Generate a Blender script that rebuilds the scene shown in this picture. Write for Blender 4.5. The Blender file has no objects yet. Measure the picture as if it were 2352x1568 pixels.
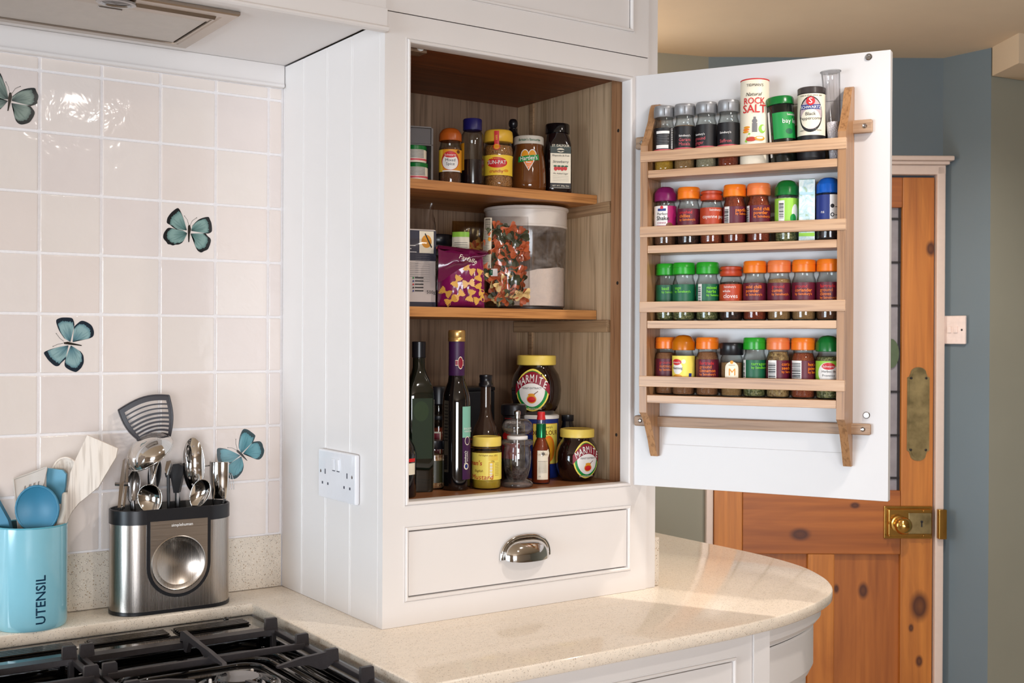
import bpy, bmesh, math, random
from mathutils import Vector, Matrix, noise
R = math.radians
PI = math.pi
sc = bpy.context.scene
COL = sc.collection
random.seed(7)

# ------------------------------------------------------------------ camera
CAM = Vector((-0.9122, -1.7029, 0.4805))
def make_camera():
    yaw, pit, rol = R(-34.4506), R(-0.184), R(0.2902)
    fw = Vector((-math.sin(yaw), math.cos(yaw), 0)); rt = Vector((fw.y, -fw.x, 0)); up = Vector((0, 0, 1))
    F = fw*math.cos(pit) + up*math.sin(pit); U = -fw*math.sin(pit) + up*math.cos(pit)
    X = rt*math.cos(rol) + U*math.sin(rol); Y = -rt*math.sin(rol) + U*math.cos(rol)
    cd = bpy.data.cameras.new('camera'); cam = bpy.data.objects.new('camera', cd); COL.objects.link(cam)
    cam.matrix_world = Matrix(((X.x, Y.x, -F.x, CAM.x), (X.y, Y.y, -F.y, CAM.y), (X.z, Y.z, -F.z, CAM.z), (0, 0, 0, 1)))
    cd.sensor_width = 36; cd.lens = 36*2688.96/2352; cd.clip_start = .05
    cd.dof.use_dof = True; cd.dof.focus_distance = 2.15; cd.dof.aperture_fstop = 11
    sc.camera = cam
make_camera()

# ------------------------------------------------------------------ world, lights, exposure
def s2l(c): return c/12.92 if c <= .04045 else ((c+.055)/1.055)**2.4
def rgb(r, g, b): return (s2l(r/255), s2l(g/255), s2l(b/255), 1)
w = bpy.data.worlds.new('world'); sc.world = w; w.use_nodes = True
w.node_tree.nodes['Background'].inputs[0].default_value = (.66, .76, 1, 1)
w.node_tree.nodes['Background'].inputs[1].default_value = 1.6
def area(name, loc, target, sx, sy, power, color):
    l = bpy.data.lights.new(name, 'AREA'); l.shape = 'RECTANGLE'; l.size = sx; l.size_y = sy; l.energy = power; l.color = color
    o = bpy.data.objects.new(name, l); COL.objects.link(o); o.location = loc
    o.rotation_euler = (Vector(target)-Vector(loc)).to_track_quat('-Z', 'Y').to_euler(); return o
def bulb(name, loc, power, color, rad=.03, spot=None):
    l = bpy.data.lights.new(name, 'SPOT' if spot else 'POINT'); l.energy = power; l.color = color; l.shadow_soft_size = rad
    if spot: l.spot_size = R(spot); l.spot_blend = .6
    o = bpy.data.objects.new(name, l); COL.objects.link(o); o.location = loc; return o
area('window_light', (-5.40, -1.3, .05), (0, -.6, -.10), 2.6, 1.5, 56, (.80, .92, 1)).data.spread = R(120)
area('window_light', (-5.40, -.9, -.35), (0, -.3, -.30), 2.0, .8, 5, (.66, .84, 1)).data.spread = R(60)  # extra narrow beam added at the left window to brighten low surfaces
area('window_light', (-2.6, -5.95, .20), (.3, 0, -.05), 2.2, 1.5, 108, (.90, .94, 1)).data.spread = R(140)
area('window_light', (.34, 1.75, .15), (2.6, .2, -.1), 1.0, 1.1, 24, (.78, .92, 1)).data.spread = R(150)  # added daylight from the made-up rear window, for the far walls
for lx, ly, pw, tgt, cone in ((.15, -1.75, 20, (.3, -1.2, -.9), 150), (.62, -.95, 26, (.62, -.90, -.9), 150), (1.30, -.30, 40, (1.65, .30, -.9), 130)):  # the third lamp is added to brighten the peninsula end and far wall
    bulb('ceiling_lamp_light', (lx, ly, 1.315), pw, (1, .92, .84), .035, cone).rotation_euler = (Vector(tgt)-Vector((lx, ly, 1.315))).to_track_quat('-Z', 'Y').to_euler()
bulb('ceiling_lamp_light', (.95, 1.0, 1.2), 7, (1, .68, .36), .05)
sc.view_settings.view_transform = 'Standard'; sc.view_settings.look = 'None'
sc.view_settings.gamma = 1; sc.view_settings.use_curve_mapping = False
sc.view_settings.exposure = 0.0
sc.cycles.max_bounces = 10; sc.cycles.transparent_max_bounces = 24
sc.cycles.sample_clamp_indirect = 4
sc.cycles.use_denoising = True
sc.cycles.caustics_reflective = False; sc.cycles.caustics_refractive = False

# ------------------------------------------------------------------ materials
MATS = {}
def new_mat(name):
    m = bpy.data.materials.new(name); m.use_nodes = True; nt = m.node_tree
    return m, nt, nt.nodes['Principled BSDF'], nt.nodes, nt.links
def texco(N, L, scale=(1, 1, 1), rot=(0, 0, 0), loc=(0, 0, 0)):
    t = N.new('ShaderNodeTexCoord'); mp = N.new('ShaderNodeMapping'); L.new(t.outputs['Object'], mp.inputs[0])
    mp.inputs['Scale'].default_value = scale; mp.inputs['Rotation'].default_value = rot; mp.inputs['Location'].default_value = loc
    return mp.outputs[0]
def noise_tex(N, L, vec, scale, detail=4, rough=.55, dist=0):
    n = N.new('ShaderNodeTexNoise'); L.new(vec, n.inputs['Vector']); n.inputs['Scale'].default_value = scale
    n.inputs['Detail'].default_value = detail; n.inputs['Roughness'].default_value = rough; n.inputs['Distortion'].default_value = dist
    return n.outputs['Fac']
def ramp(N, L, fac, stops):
    r = N.new('ShaderNodeValToRGB'); L.new(fac, r.inputs[0]); e = r.color_ramp.elements
    while len(e) > 2: e.remove(e[-1])
    for i, (p, c) in enumerate(stops):
        if i > 1: e.new(p)
        e[i].position = p; e[i].color = c if len(c) == 4 else (*c, 1)
    return r.outputs[0]
def mixc(N, L, fac, a, b, mode='MIX'):
    m = N.new('ShaderNodeMix'); m.data_type = 'RGBA'; m.blend_type = mode
    for sock, v in ((m.inputs[0], fac), (m.inputs[6], a), (m.inputs[7], b)):
        if isinstance(v, (int, float)): sock.default_value = v
        elif isinstance(v, tuple): sock.default_value = v
        else: L.new(v, sock)
    return m.outputs[2]
def bump(N, L, B, h, strength, dist=.001):
    b = N.new('ShaderNodeBump'); b.inputs['Strength'].default_value = strength; b.inputs['Distance'].default_value = dist
    L.new(h, b.inputs['Height']); L.new(b.outputs[0], B.inputs['Normal'])
def plain(name, c, rough=.5, metal=0, spec=.5, coat=0, var=.06, vs=60, bmp=0, bs=200):
    if name in MATS: return MATS[name]
    m, nt, B, N, L = new_mat(name)
    v = texco(N, L); n = noise_tex(N, L, v, vs, 3)
    k = lambda f: tuple(min(1, x*f) for x in c[:3]) + (1,)
    L.new(ramp(N, L, n, [(.3, k(1-var)), (.7, k(1+var))]), B.inputs['Base Color'])
    B.inputs['Roughness'].default_value = rough; B.inputs['Metallic'].default_value = metal
    B.inputs['Specular IOR Level'].default_value = spec; B.inputs['Coat Weight'].default_value = coat
    if bmp: bump(N, L, B, noise_tex(N, L, v, bs, 3), bmp)
    MATS[name] = m; return m
def oak(name, axis, light, dark, rough=.45, sc_=1.0, warp=.6):
    m, nt, B, N, L = new_mat(name)
    s = [34*sc_]*3; s[axis] = 1.6*sc_
    v = texco(N, L, tuple(s))
    n1 = noise_tex(N, L, v, 1.0, 5, .6, warp)
    s2 = [240*sc_]*3; s2[axis] = 7*sc_
    v2 = texco(N, L, tuple(s2)); n2 = noise_tex(N, L, v2, 1.0, 3, .5, .2)
    base = ramp(N, L, n1, [(.28, dark), (.5, tuple((a+b)/2 for a, b in zip(light, dark))), (.72, light)])
    pore = ramp(N, L, n2, [(.36, tuple(x*.55 for x in dark[:3])+(1,)), (.5, (1, 1, 1, 1))])
    L.new(mixc(N, L, .38, base, pore, 'MULTIPLY'), B.inputs['Base Color'])
    B.inputs['Roughness'].default_value = rough
    bump(N, L, B, n2, .12, .0006)
    MATS[name] = m; return m
def pine(name, axis, light, dark, knots=()):
    m, nt, B, N, L = new_mat(name)
    s = [9]*3; s[axis] = .9
    v = texco(N, L, tuple(s)); n1 = noise_tex(N, L, v, 1.2, 5, .6, 1.2)
    s2 = [60]*3; s2[axis] = 2.5
    n2 = noise_tex(N, L, texco(N, L, tuple(s2)), 1.0, 3, .5, .6)
    base = ramp(N, L, n1, [(.3, dark), (.7, light)])
    fine = ramp(N, L, n2, [(.3, (.62, .55, .5, 1)), (.62, (1, 1, 1, 1))])
    col = mixc(N, L, .6, base, fine, 'MULTIPLY')
    t = N.new('ShaderNodeTexCoord')
    for (x, y, z, r) in knots:
        mp = N.new('ShaderNodeMapping'); L.new(t.outputs['Object'], mp.inputs[0])
        sx = [1/r]*3; sx[axis] = .62/r
        mp.inputs['Location'].default_value = (-x*sx[0], -y*sx[1], -z*sx[2]); mp.inputs['Scale'].default_value = sx
        ln = N.new('ShaderNodeVectorMath'); ln.operation = 'LENGTH'; L.new(mp.outputs[0], ln.inputs[0])
        k = ramp(N, L, ln.outputs['Value'], [(0, (.75, .75, .75, 1)), (.5, (.95, .95, .95, 1)), (.8, (.35, .35, .35, 1)), (1, (0, 0, 0, 1))])
        col = mixc(N, L, k, col, rgb(70, 28, 8))
    L.new(col, B.inputs['Base Color']); B.inputs['Roughness'].default_value = .42
    MATS[name] = m; return m
def glass(name, tint=(1, 1, 1, 1), rough=.03, ior=1.5, body=0, bodycol=None, edge=.35):
    """thin-walled glass or film: transparent with a Fresnel reflection, optionally partly milky"""
    if name in MATS: return MATS[name]
    m = bpy.data.materials.new(name); m.use_nodes = True; N = m.node_tree.nodes; L = m.node_tree.links; N.clear()
    out = N.new('ShaderNodeOutputMaterial'); tr = N.new('ShaderNodeBsdfTransparent'); lw = N.new('ShaderNodeLayerWeight'); lw.inputs[0].default_value = .35; L.new(ramp(N, L, lw.outputs['Facing'], [(.25, tint), (.75, tuple(c*edge for c in tint[:3])+(1,))]), tr.inputs[0])
    gl = N.new('ShaderNodeBsdfGlossy'); gl.inputs['Roughness'].default_value = rough
    fr = N.new('ShaderNodeFresnel'); ge = N.new('ShaderNodeNewGeometry'); mr = N.new('ShaderNodeMapRange')
    mr.inputs[3].default_value = ior; mr.inputs[4].default_value = 1/ior; L.new(ge.outputs['Backfacing'], mr.inputs[0]); L.new(mr.outputs[0], fr.inputs[0])
    mx = N.new('ShaderNodeMixShader'); base = tr.outputs[0]
    if body:
        df = N.new('ShaderNodeBsdfDiffuse'); df.inputs[0].default_value = bodycol or (1, 1, 1, 1)
        m2 = N.new('ShaderNodeMixShader'); v = texco(N, L)
        L.new(ramp(N, L, noise_tex(N, L, v, 26, 6, .7, .5), [(.40, (0, 0, 0, 1)), (.75, (body, body, body, 1))]), m2.inputs[0])
        L.new(tr.outputs[0], m2.inputs[1]); L.new(df.outputs[0], m2.inputs[2]); base = m2.outputs[0]
    L.new(fr.outputs[0], mx.inputs[0]); L.new(base, mx.inputs[1]); L.new(gl.outputs[0], mx.inputs[2]); L.new(mx.outputs[0], out.inputs[0])
    MATS[name] = m; return m
def granules(name, c1, c2, c3, scale=500, rough=.8):
    if name in MATS: return MATS[name]
    m, nt, B, N, L = new_mat(name)
    v = texco(N, L); vo = N.new('ShaderNodeTexVoronoi'); vo.inputs['Scale'].default_value = scale; L.new(v, vo.inputs['Vector'])
    sp = N.new('ShaderNodeSeparateColor'); L.new(vo.outputs['Color'], sp.inputs[0])
    L.new(ramp(N, L, sp.outputs[0], [(.2, c1), (.55, c2), (.9, c3)]), B.inputs['Base Color'])
    B.inputs['Roughness'].default_value = rough; bump(N, L, B, vo.outputs['Distance'], .6, .002)
    MATS[name] = m; return m
def quartz(name, c, rough, k=1):
    m, nt, B, N, L = new_mat(name)
    v = texco(N, L)
    n = noise_tex(N, L, v, 90, 4)
    base = ramp(N, L, n, [(.3, tuple(x*.93 for x in c[:3])+(1,)), (.7, c)])
    for sc_, thr, colr, w_ in ((430, .88, rgb(120, 104, 90), .34), (300, .86, rgb(188, 164, 138), .42), (380, .90, rgb(246, 238, 226), .4), (640, .90, rgb(110, 98, 88), .42)):
        vo = N.new('ShaderNodeTexVoronoi'); vo.inputs['Scale'].default_value = sc_; L.new(v, vo.inputs['Vector'])
        sp = N.new('ShaderNodeSeparateColor'); L.new(vo.outputs['Color'], sp.inputs[0])
        a = ramp(N, L, sp.outputs[0], [(thr-.01, (0, 0, 0, 1)), (thr, (1, 1, 1, 1))])
        d = ramp(N, L, vo.outputs['Distance'], [(w_*.7, (1, 1, 1, 1)), (w_, (0, 0, 0, 1))])
        base = mixc(N, L, mixc(N, L, 1.0, mixc(N, L, 1.0, a, (k, k, k, 1), 'MULTIPLY'), d, 'MULTIPLY'), base, colr)
    L.new(base, B.inputs['Base Color']); B.inputs['Roughness'].default_value = rough
    MATS[name] = m; return m
def brushed(name, c, rough, axis=0, amt=.25):
    m, nt, B, N, L = new_mat(name)
    s = [900]*3; s[axis] = 6
    n = noise_tex(N, L, texco(N, L, tuple(s)), 1, 2)
    L.new(ramp(N, L, n, [(.3, tuple(x*(1-amt*.5) for x in c[:3])+(1,)), (.7, c)]), B.inputs['Base Color'])
    mr = N.new('ShaderNodeMapRange'); L.new(n, mr.inputs[0]); mr.inputs[3].default_value = rough*.8; mr.inputs[4].default_value = rough*1.25
    L.new(mr.outputs[0], B.inputs['Roughness']); B.inputs['Metallic'].default_value = 1
    bump(N, L, B, n, .05, .0003)
    MATS[name] = m; return m

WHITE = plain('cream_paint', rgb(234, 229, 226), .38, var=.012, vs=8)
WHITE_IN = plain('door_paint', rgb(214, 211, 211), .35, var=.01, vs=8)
GAP_SHADE = plain('gap_shade', rgb(40, 30, 24), .8)
OAK_PX = oak('shelf_oak', 0, rgb(212, 152, 90), rgb(176, 114, 62))
OAK_SHADE = oak('interior_oak_shaded', 2, rgb(150, 122, 98), rgb(122, 96, 76), .5, .8)  # oak with the dim interior shade put into its colour
OAK_LIT = oak('interior_oak_lit', 2, rgb(220, 192, 158), rgb(186, 156, 120), .5, .8)  # same oak lightened to hold the light on the right side panel
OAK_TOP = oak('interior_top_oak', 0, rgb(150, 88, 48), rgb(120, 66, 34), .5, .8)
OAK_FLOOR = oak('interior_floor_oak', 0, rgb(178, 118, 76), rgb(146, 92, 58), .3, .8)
OAK_EDGE = oak('stile_oak', 2, rgb(184, 138, 100), rgb(150, 104, 70), .45)
OAK_CLEAT = oak('cleat_oak', 1, rgb(190, 158, 122), rgb(158, 124, 90), .45)
RACK_X = oak('rack_oak_rails', 0, rgb(216, 178, 142), rgb(184, 140, 102), .36, 1.0, 1.6)
RACK_Z = oak('rack_oak_sides', 2, rgb(184, 140, 98), rgb(154, 110, 72), .36)
RACK_B = oak('rack_oak_battens', 0, rgb(190, 160, 132), rgb(158, 124, 96), .45, 1.0, 1.6)
QUARTZ = quartz('quartz_top', rgb(250, 236, 218), .09, .6)
QUARTZ_E = quartz('quartz_upstand', rgb(232, 220, 204), .22)
STEEL = brushed('brushed_steel', rgb(190, 182, 174), .26, 2)
STEEL_H = brushed('brushed_steel_plate', rgb(188, 176, 164), .30, 0)
CHROME = plain('polished_steel', rgb(215, 213, 210), .08, 1, var=.02)
CHROME2 = plain('dull_steel', rgb(170, 168, 168), .2, 1, var=.05)
BLACKP = plain('black_plastic', rgb(22, 22, 26), .35, var=.03)
GROUT = plain('grout', rgb(244, 240, 240), .8, var=.03, vs=200, bmp=.2)

def tile_mat(name, c):
    m, nt, B, N, L = new_mat(name)
    v = texco(N, L); oi = N.new('ShaderNodeObjectInfo'); ad = N.new('ShaderNodeVectorMath'); ad.operation = 'MULTIPLY_ADD'
    L.new(oi.outputs['Random'], ad.inputs[0]); ad.inputs[1].default_value = (7, 5, 9); L.new(v, ad.inputs[2]); v = ad.outputs[0]
    L.new(ramp(N, L, noise_tex(N, L, v, 14, 3), [(.3, tuple(x*.975 for x in c[:3])+(1,)), (.7, c)]), B.inputs['Base Color'])
    B.inputs['Roughness'].default_value = .09; B.inputs['Coat Weight'].default_value = .3
    bump(N, L, B, noise_tex(N, L, v, 24, 3, .5, .4), .35, .004)
    return m
TILES = [tile_mat('tile_glaze', rgb(*c)) for c in ((240, 227, 219), (241, 230, 222), (238, 226, 220), (242, 231, 224))]
OBJW = tile_mat('socket_plastic', rgb(238, 238, 242))

# ------------------------------------------------------------------ mesh helpers
class MB:
    def __init__(s): s.v = []; s.f = []; s.m = []; s.bev = False
    def add(s, vs, fs, mi=0):
        o = len(s.v); s.v += [tuple(v) for v in vs]; s.f += [tuple(i+o for i in f) for f in fs]; s.m += [mi]*len(fs); return s
    def box(s, x0, x1, y0, y1, z0, z1, mi=0, bev=0, M=None):
        if bev:
            s.bev = True
            bm = bmesh.new(); bmesh.ops.create_cube(bm, size=1)
            for v in bm.verts: v.co = Vector((x0+(v.co.x+.5)*(x1-x0), y0+(v.co.y+.5)*(y1-y0), z0+(v.co.z+.5)*(z1-z0)))
            bmesh.ops.bevel(bm, geom=bm.edges[:], offset=bev, segments=2, affect='EDGES', profile=.5)
            bm.verts.index_update(); vs = [v.co.copy() for v in bm.verts]; fs = [[v.index for v in f.verts] for f in bm.faces]; bm.free()
        else:
            vs = [Vector((x, y, z)) for z in (z0, z1) for y in (y0, y1) for x in (x0, x1)]
            fs = [(0, 2, 3, 1), (4, 5, 7, 6), (0, 1, 5, 4), (2, 6, 7, 3), (0, 4, 6, 2), (1, 3, 7, 5)]
        if M: vs = [M @ v for v in vs]
        return s.add(vs, fs, mi)
    def lathe(s, prof, seg=28, mi=0, c=(0, 0, 0), M=None, sx=1, sy=1):
        vs = []; fs = []
        for (r, z) in prof:
            for k in range(seg):
                a = 2*PI*k/seg; vs.append(Vector((c[0]+sx*r*math.sin(a), c[1]-sy*r*math.cos(a), c[2]+z)))
        for i in range(len(prof)-1):
            for k in range(seg):
                k2 = (k+1) % seg; fs.append((i*seg+k, i*seg+k2, (i+1)*seg+k2, (i+1)*seg+k))
        if prof[0][0] > 1e-6: fs.append(tuple(reversed(range(seg))))
        if prof[-1][0] > 1e-6: fs.append(tuple(range((len(prof)-1)*seg, len(prof)*seg)))
        if M: vs = [M @ v for v in vs]
        return s.add(vs, fs, mi)
    def lathe_open(s, prof, seg=28, mi=0, **k):
        s.lathe(prof, seg, mi, **k); 
        if prof[0][0] > 1e-6 or prof[-1][0] > 1e-6:
            if prof[-1][0] > 1e-6: s.f.pop(); s.m.pop()
        return s
    def tube(s, pts, r, seg=8, mi=0, flat=1):
        pts = [Vector(p) for p in pts]; rr = r if isinstance(r, (list, tuple)) else [r]*len(pts); vs = []; fs = []
        ref = None
        for i, p in enumerate(pts):
            t = (pts[min(i+1, len(pts)-1)]-pts[max(i-1, 0)]).normalized()
            if ref is None: ref = t.orthogonal().normalized() if abs(t.y) > .9 else Vector((0, 1, 0)).cross(t).normalized()
            a = (ref - t*ref.dot(t)).normalized(); b = t.cross(a); ref = a
            for k in range(seg):
                an = 2*PI*k/seg; vs.append(p + a*(rr[i]*math.cos(an)) + b*(rr[i]*flat*math.sin(an)))
        for i in range(len(pts)-1):
            for k in range(seg): k2 = (k+1) % seg; fs.append((i*seg+k, i*seg+k2, (i+1)*seg+k2, (i+1)*seg+k))
        fs.append(tuple(reversed(range(seg)))); fs.append(tuple(range((len(pts)-1)*seg, len(pts)*seg)))
        return s.add(vs, fs, mi)
    def prism(s, poly, fn, a, b, mi=0):
        """poly: 2D outline; fn(u, v, t) -> point; a, b: the two offsets t"""
        n = len(poly); vs = [fn(u, v, a) for u, v in poly] + [fn(u, v, b) for u, v in poly]
        fs = [tuple(range(n)), tuple(reversed(range(n, 2*n)))] + [(i, i+n, (i+1) % n+n, (i+1) % n) for i in range(n)]
        return s.add(vs, fs, mi)
    def grid(s, fn, nu, nv, mi=0, closeu=False, keep=None):
        vs = [fn(i/nu, j/nv) for j in range(nv+1) for i in range(nu+(0 if closeu else 1))]; w_ = nu if closeu else nu+1
        fs = []
        for j in range(nv):
            for i in range(nu):
                if keep and not keep((i+.5)/nu, (j+.5)/nv): continue
                i2 = (i+1) % w_ if closeu else i+1
                fs.append((j*w_+i, j*w_+i2, (j+1)*w_+i2, (j+1)*w_+i))
        return s.add(vs, fs, mi)
    def mesh(s, name, mats, angle=38):
        me = bpy.data.meshes.new(name); me.from_pydata(s.v, [], s.f)
        for m in (mats if isinstance(mats, (list, tuple)) else [mats]): me.materials.append(m)
        me.polygons.foreach_set('material_index', s.m); me.validate()
        bm = bmesh.new(); bm.from_mesh(me); bmesh.ops.recalc_face_normals(bm, faces=bm.faces[:]); bm.to_mesh(me); bm.free()
        me.polygons.foreach_set('use_smooth', [True]*len(me.polygons)); me.set_sharp_from_angle(angle=R(angle)); me.update()
        return me
    def build(s, name, mats, parent=None, loc=(0, 0, 0), rot=(0, 0, 0), angle=38):
        o = bpy.data.objects.new(name, s.mesh(name, mats, angle)); COL.objects.link(o); o.parent = parent; o.location = loc; o.rotation_euler = rot
        if s.bev: o.modifiers.new('wn', 'WEIGHTED_NORMAL').keep_sharp = True
        return o
def tag(o, label=None, cat=None, group=None, kind=None):
    for k, v in (('label', label), ('category', cat), ('group', group), ('kind', kind)):
        if v: o[k] = v
    return o
def thing(name, label, cat, loc=(0, 0, 0), rotz=0, group=None):
    o = bpy.data.objects.new(name, None); COL.objects.link(o); o.empty_display_size = .02
    o.location = loc; o.rotation_euler = (0, 0, rotz); return tag(o, label, cat, group)
def copy_obj(src, parent, loc, rot=(0, 0, 0), name=None):
    o = src.copy(); COL.objects.link(o); o.parent = parent; o.location = loc; o.rotation_euler = rot
    if name: o.name = name
    return o
def rect_sweep(mb, x0, x1, z0, z1, prof, mi=0, fn=None, closed=True):
    """mitred frame: prof = [(inset, y)...]; negative inset is outward"""
    fn = fn or (lambda x, y, z: (x, y, z)); vs = []; n = len(prof)
    for d, y in prof: vs += [fn(x0+d, y, z0+d), fn(x1-d, y, z0+d), fn(x1-d, y, z1-d), fn(x0+d, y, z1-d)]
    fs = [(i*4+k, i*4+(k+1) % 4, (i+1)*4+(k+1) % 4, (i+1)*4+k) for i in range(n-1) for k in range(4)]
    mb.add(vs, fs, mi)
BEAD = [(0, .004), (0, -.0006), (.0015, -.0006), (.0018, .0008), (.0026, .0008), (.003, -.0022), (.0045, -.0034), (.0062, -.0034), (.0078, -.0022), (.0085, 0), (.0085, .024)]

# ------------------------------------------------------------------ text and labels
TXT = {}
def text2d(s, bold=0, shear=0):
    bold = 0 if 'M' in s or 'g' in s else min(bold, .012)   # the font's M and g close up when offset
    k = (s, bold, shear)
    if k not in TXT:
        c = bpy.data.curves.new('t', 'FONT'); c.body = s; c.size = 1; c.resolution_u = 2; c.shear = shear; c.offset = bold
        o = bpy.data.objects.new('t', c); me = o.to_mesh()
        vs = [(v.co.x, v.co.y) for v in me.vertices]; fs = [tuple(p.vertices) for p in me.polygons]
        wd = max(v[0] for v in vs) if vs else 0
        o.to_mesh_clear(); bpy.data.objects.remove(o); bpy.data.curves.remove(c)
        TXT[k] = (vs, fs, wd)
    return TXT[k]
def T(t, s, z, size, m, al='C', rot=0, bold=0, shear=0, sx=1): return ('T', t, s, z, size, m, al, rot, bold, shear, sx)
def P(s0, s1, z0, z1, m): return ('P', s0, s1, z0, z1, m)
def Eo(s, z, a, b, m): return ('E', s, z, a, b, m)
def G(pts, m): return ('G', pts, m)
def Bd(s0, s1, lo, hi, m, n=20): return ('B', s0, s1, lo, hi, n, m)   # band between two curves z = lo(s), hi(s)
def put_labels(parent, elems, f, nz=1, lift=.00035, name='label'):
    prints = [e for e in elems if e[0] != 'T']; texts = [e for e in elems if e[0] == 'T']
    lab = None; step = .00018 if nz > 1 else .00010
    def mats_of(es):
        ms = []
        for e in es:
            m = e[-1] if e[0] != 'T' else e[5]
            if m not in ms: ms.append(m)
        return ms
    if prints:
        ms = mats_of(prints); mb = MB()
        for i, e in enumerate(prints):
            off = lift+min(i, 9)*step+max(0, i-9)*.00002; mi = ms.index(e[-1])
            if e[0] == 'P':
                _, s0, s1, z0, z1, m = e; n = max(1, int(abs(s1-s0)/.0022))
                mb.grid(lambda u, v: f(s0+(s1-s0)*u, z0+(z1-z0)*v, off), n, nz if z1-z0 > .01 else 1, mi)
            elif e[0] == 'B':
                _, s0, s1, lo, hi, n, m = e
                mb.grid(lambda u, v: f(s0+(s1-s0)*u, lo(s0+(s1-s0)*u)*(1-v)+hi(s0+(s1-s0)*u)*v, off), n, 5 if nz > 1 else 2, mi)
            elif e[0] == 'E':
                _, s0, z0, a, b, m = e; K = 32; nr = 8 if a > .009 else 4
                vs = [f(s0, z0, off)] + [f(s0+a*r/nr*math.cos(2*PI*k/K), z0+b*r/nr*math.sin(2*PI*k/K), off) for r in range(1, nr+1) for k in range(K)]
                fs = [(0, 1+k, 1+(k+1) % K) for k in range(K)]
                fs += [(1+(r-1)*K+k, 1+r*K+k, 1+r*K+(k+1) % K, 1+(r-1)*K+(k+1) % K) for r in range(1, nr) for k in range(K)]
                mb.add(vs, fs, mi)
            else:
                mb.add([f(s, z, off) for s, z in e[1]], [tuple(range(len(e[1])))], mi)
        lab = mb.build(name, ms, parent)
    if texts:
        ms = mats_of(texts); mb = MB(); off = lift+min(len(prints), 9)*step+max(0, len(prints)-9)*.00002+.00022
        for e in texts:
            _, t, s0, z0, size, m, al, rot, bold, shear, sx = e
            vs, fs, wd = text2d(t, bold, shear); x0 = {'C': -wd/2, 'L': 0, 'R': -wd}[al]; c, sn = math.cos(R(rot)), math.sin(R(rot))
            pts = []
            for x, y in vs:
                x = (x+x0)*size*sx; y = (y-.3)*size; pts.append(f(s0+x*c-y*sn, z0+x*sn+y*c, off))
            mb.add(pts, fs, ms.index(m))
        mb.build('lettering', ms, lab or parent)
    return lab
def cyl(r):
    return lambda s, z, o: ((r+o)*math.sin(s/r), -(r+o)*math.cos(s/r), z)
def prof_r(prof, z):
    for (r0, z0), (r1, z1) in zip(prof, prof[1:]):
        if z0 <= z <= z1 and z1 > z0: return r0+(r1-r0)*(z-z0)/(z1-z0)
    return prof[-1][0]
def on_prof(prof):
    rm = max(p[0] for p in prof)
    return lambda s, z, o: ((prof_r(prof, z)+o)*math.sin(s/rm), -(prof_r(prof, z)+o)*math.cos(s/rm), z)
def face_cam(x, y, turn=0):
    d = CAM-Vector((x, y, 0)); return math.atan2(d.x, -d.y)+R(turn)
def ink(name, r, g, b, rough=.45): return plain('print_'+name, rgb(r, g, b), rough, var=.02)
K_BLACK = ink('black', 20, 18, 22); K_WHITE = ink('white', 238, 234, 230); K_MAROON = ink('maroon', 92, 18, 40); K_ORANGE = ink('orange', 240, 125, 30)
K_RED = ink('red', 205, 30, 35); K_GREEN = ink('green', 12, 92, 60); K_LIME = ink('lime', 120, 215, 40); K_YEL = ink('yellow', 248, 208, 60)
K_PALEYEL = ink('pale_yellow', 246, 226, 100); K_CREAM = ink('cream', 240, 230, 208); K_BLUE = ink('blue', 28, 48, 125); K_RUST = ink('rust', 178, 62, 28)
K_GREY = ink('grey', 120, 118, 120); K_PINK = ink('pink', 210, 85, 95); K_BROWN = ink('brown', 110, 55, 22); K_TEAL = ink('teal', 130, 190, 170)
K_MAG = ink('magenta', 165, 20, 95); K_PUR = ink('purple', 60, 20, 70); K_LGREEN = ink('light_green', 150, 205, 70); K_BRG = ink('bright_green', 10, 140, 60)
K_WINE = ink('wine', 140, 20, 45); K_BROWNRED = ink('brown_red', 190, 60, 40); K_SKY = ink('sky', 170, 205, 225); K_AMBER = ink('amber', 225, 150, 30)
GL = glass('clear_glass', (.88, .89, .87, 1), .03, 1.6, edge=.30); GLD = glass('dark_green_glass', (.10, .14, .09, 1)); GLB = glass('brown_glass', (.45, .30, .2, 1)); FILM = glass('clear_film', (.93, .92, .92, 1), .12, 1.55, edge=.8)

# ------------------------------------------------------------------ room shell
def struct(name, mb, mats, parent=None, loc=(0, 0, 0), rot=(0, 0, 0), angle=38):
    return tag(mb.build(name, mats, parent, loc, rot, angle), kind='structure')
PAINT_SAGE = plain('sage_wall_paint', rgb(148, 147, 133), .75, var=.03, vs=3, bmp=.1, bs=300)
PAINT_BLUELIT = plain('wall_paint_blue_daylight', rgb(108, 122, 130), .7, var=.03, vs=3, bmp=.1, bs=300)  # wall paint shifted bluer to hold the blue daylight falling on it
PAINT_OFF = plain('off_white_wall_paint', rgb(214, 200, 182), .8, var=.02, vs=3, bmp=.1, bs=300)
PAINT_CEIL = plain('ceiling_paint', rgb(214, 192, 164), .85, var=.03, vs=5, bmp=.15, bs=120)
PAINT_WOODWORK = plain('pink_white_gloss', rgb(222, 202, 190), .4, var=.02)
FLOOR = plain('stone_floor', rgb(168, 150, 130), .5, var=.1, vs=6)
FZ = -.9; CZ = 1.346
struct('floor', MB().box(-5.6, 4.0, -6.1, 3.0, FZ-.05, FZ), FLOOR)
struct('ceiling', MB().box(-5.6, 4.0, -6.1, 3.0, CZ, CZ+.05), PAINT_CEIL)
# the tiled kitchen wall: solid behind the cooker and cupboard, ends at the cupboard's right side
wall_back = struct('wall_back', MB().box(-5.5, .572, .4118, .52, FZ, CZ), GROUT)
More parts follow.
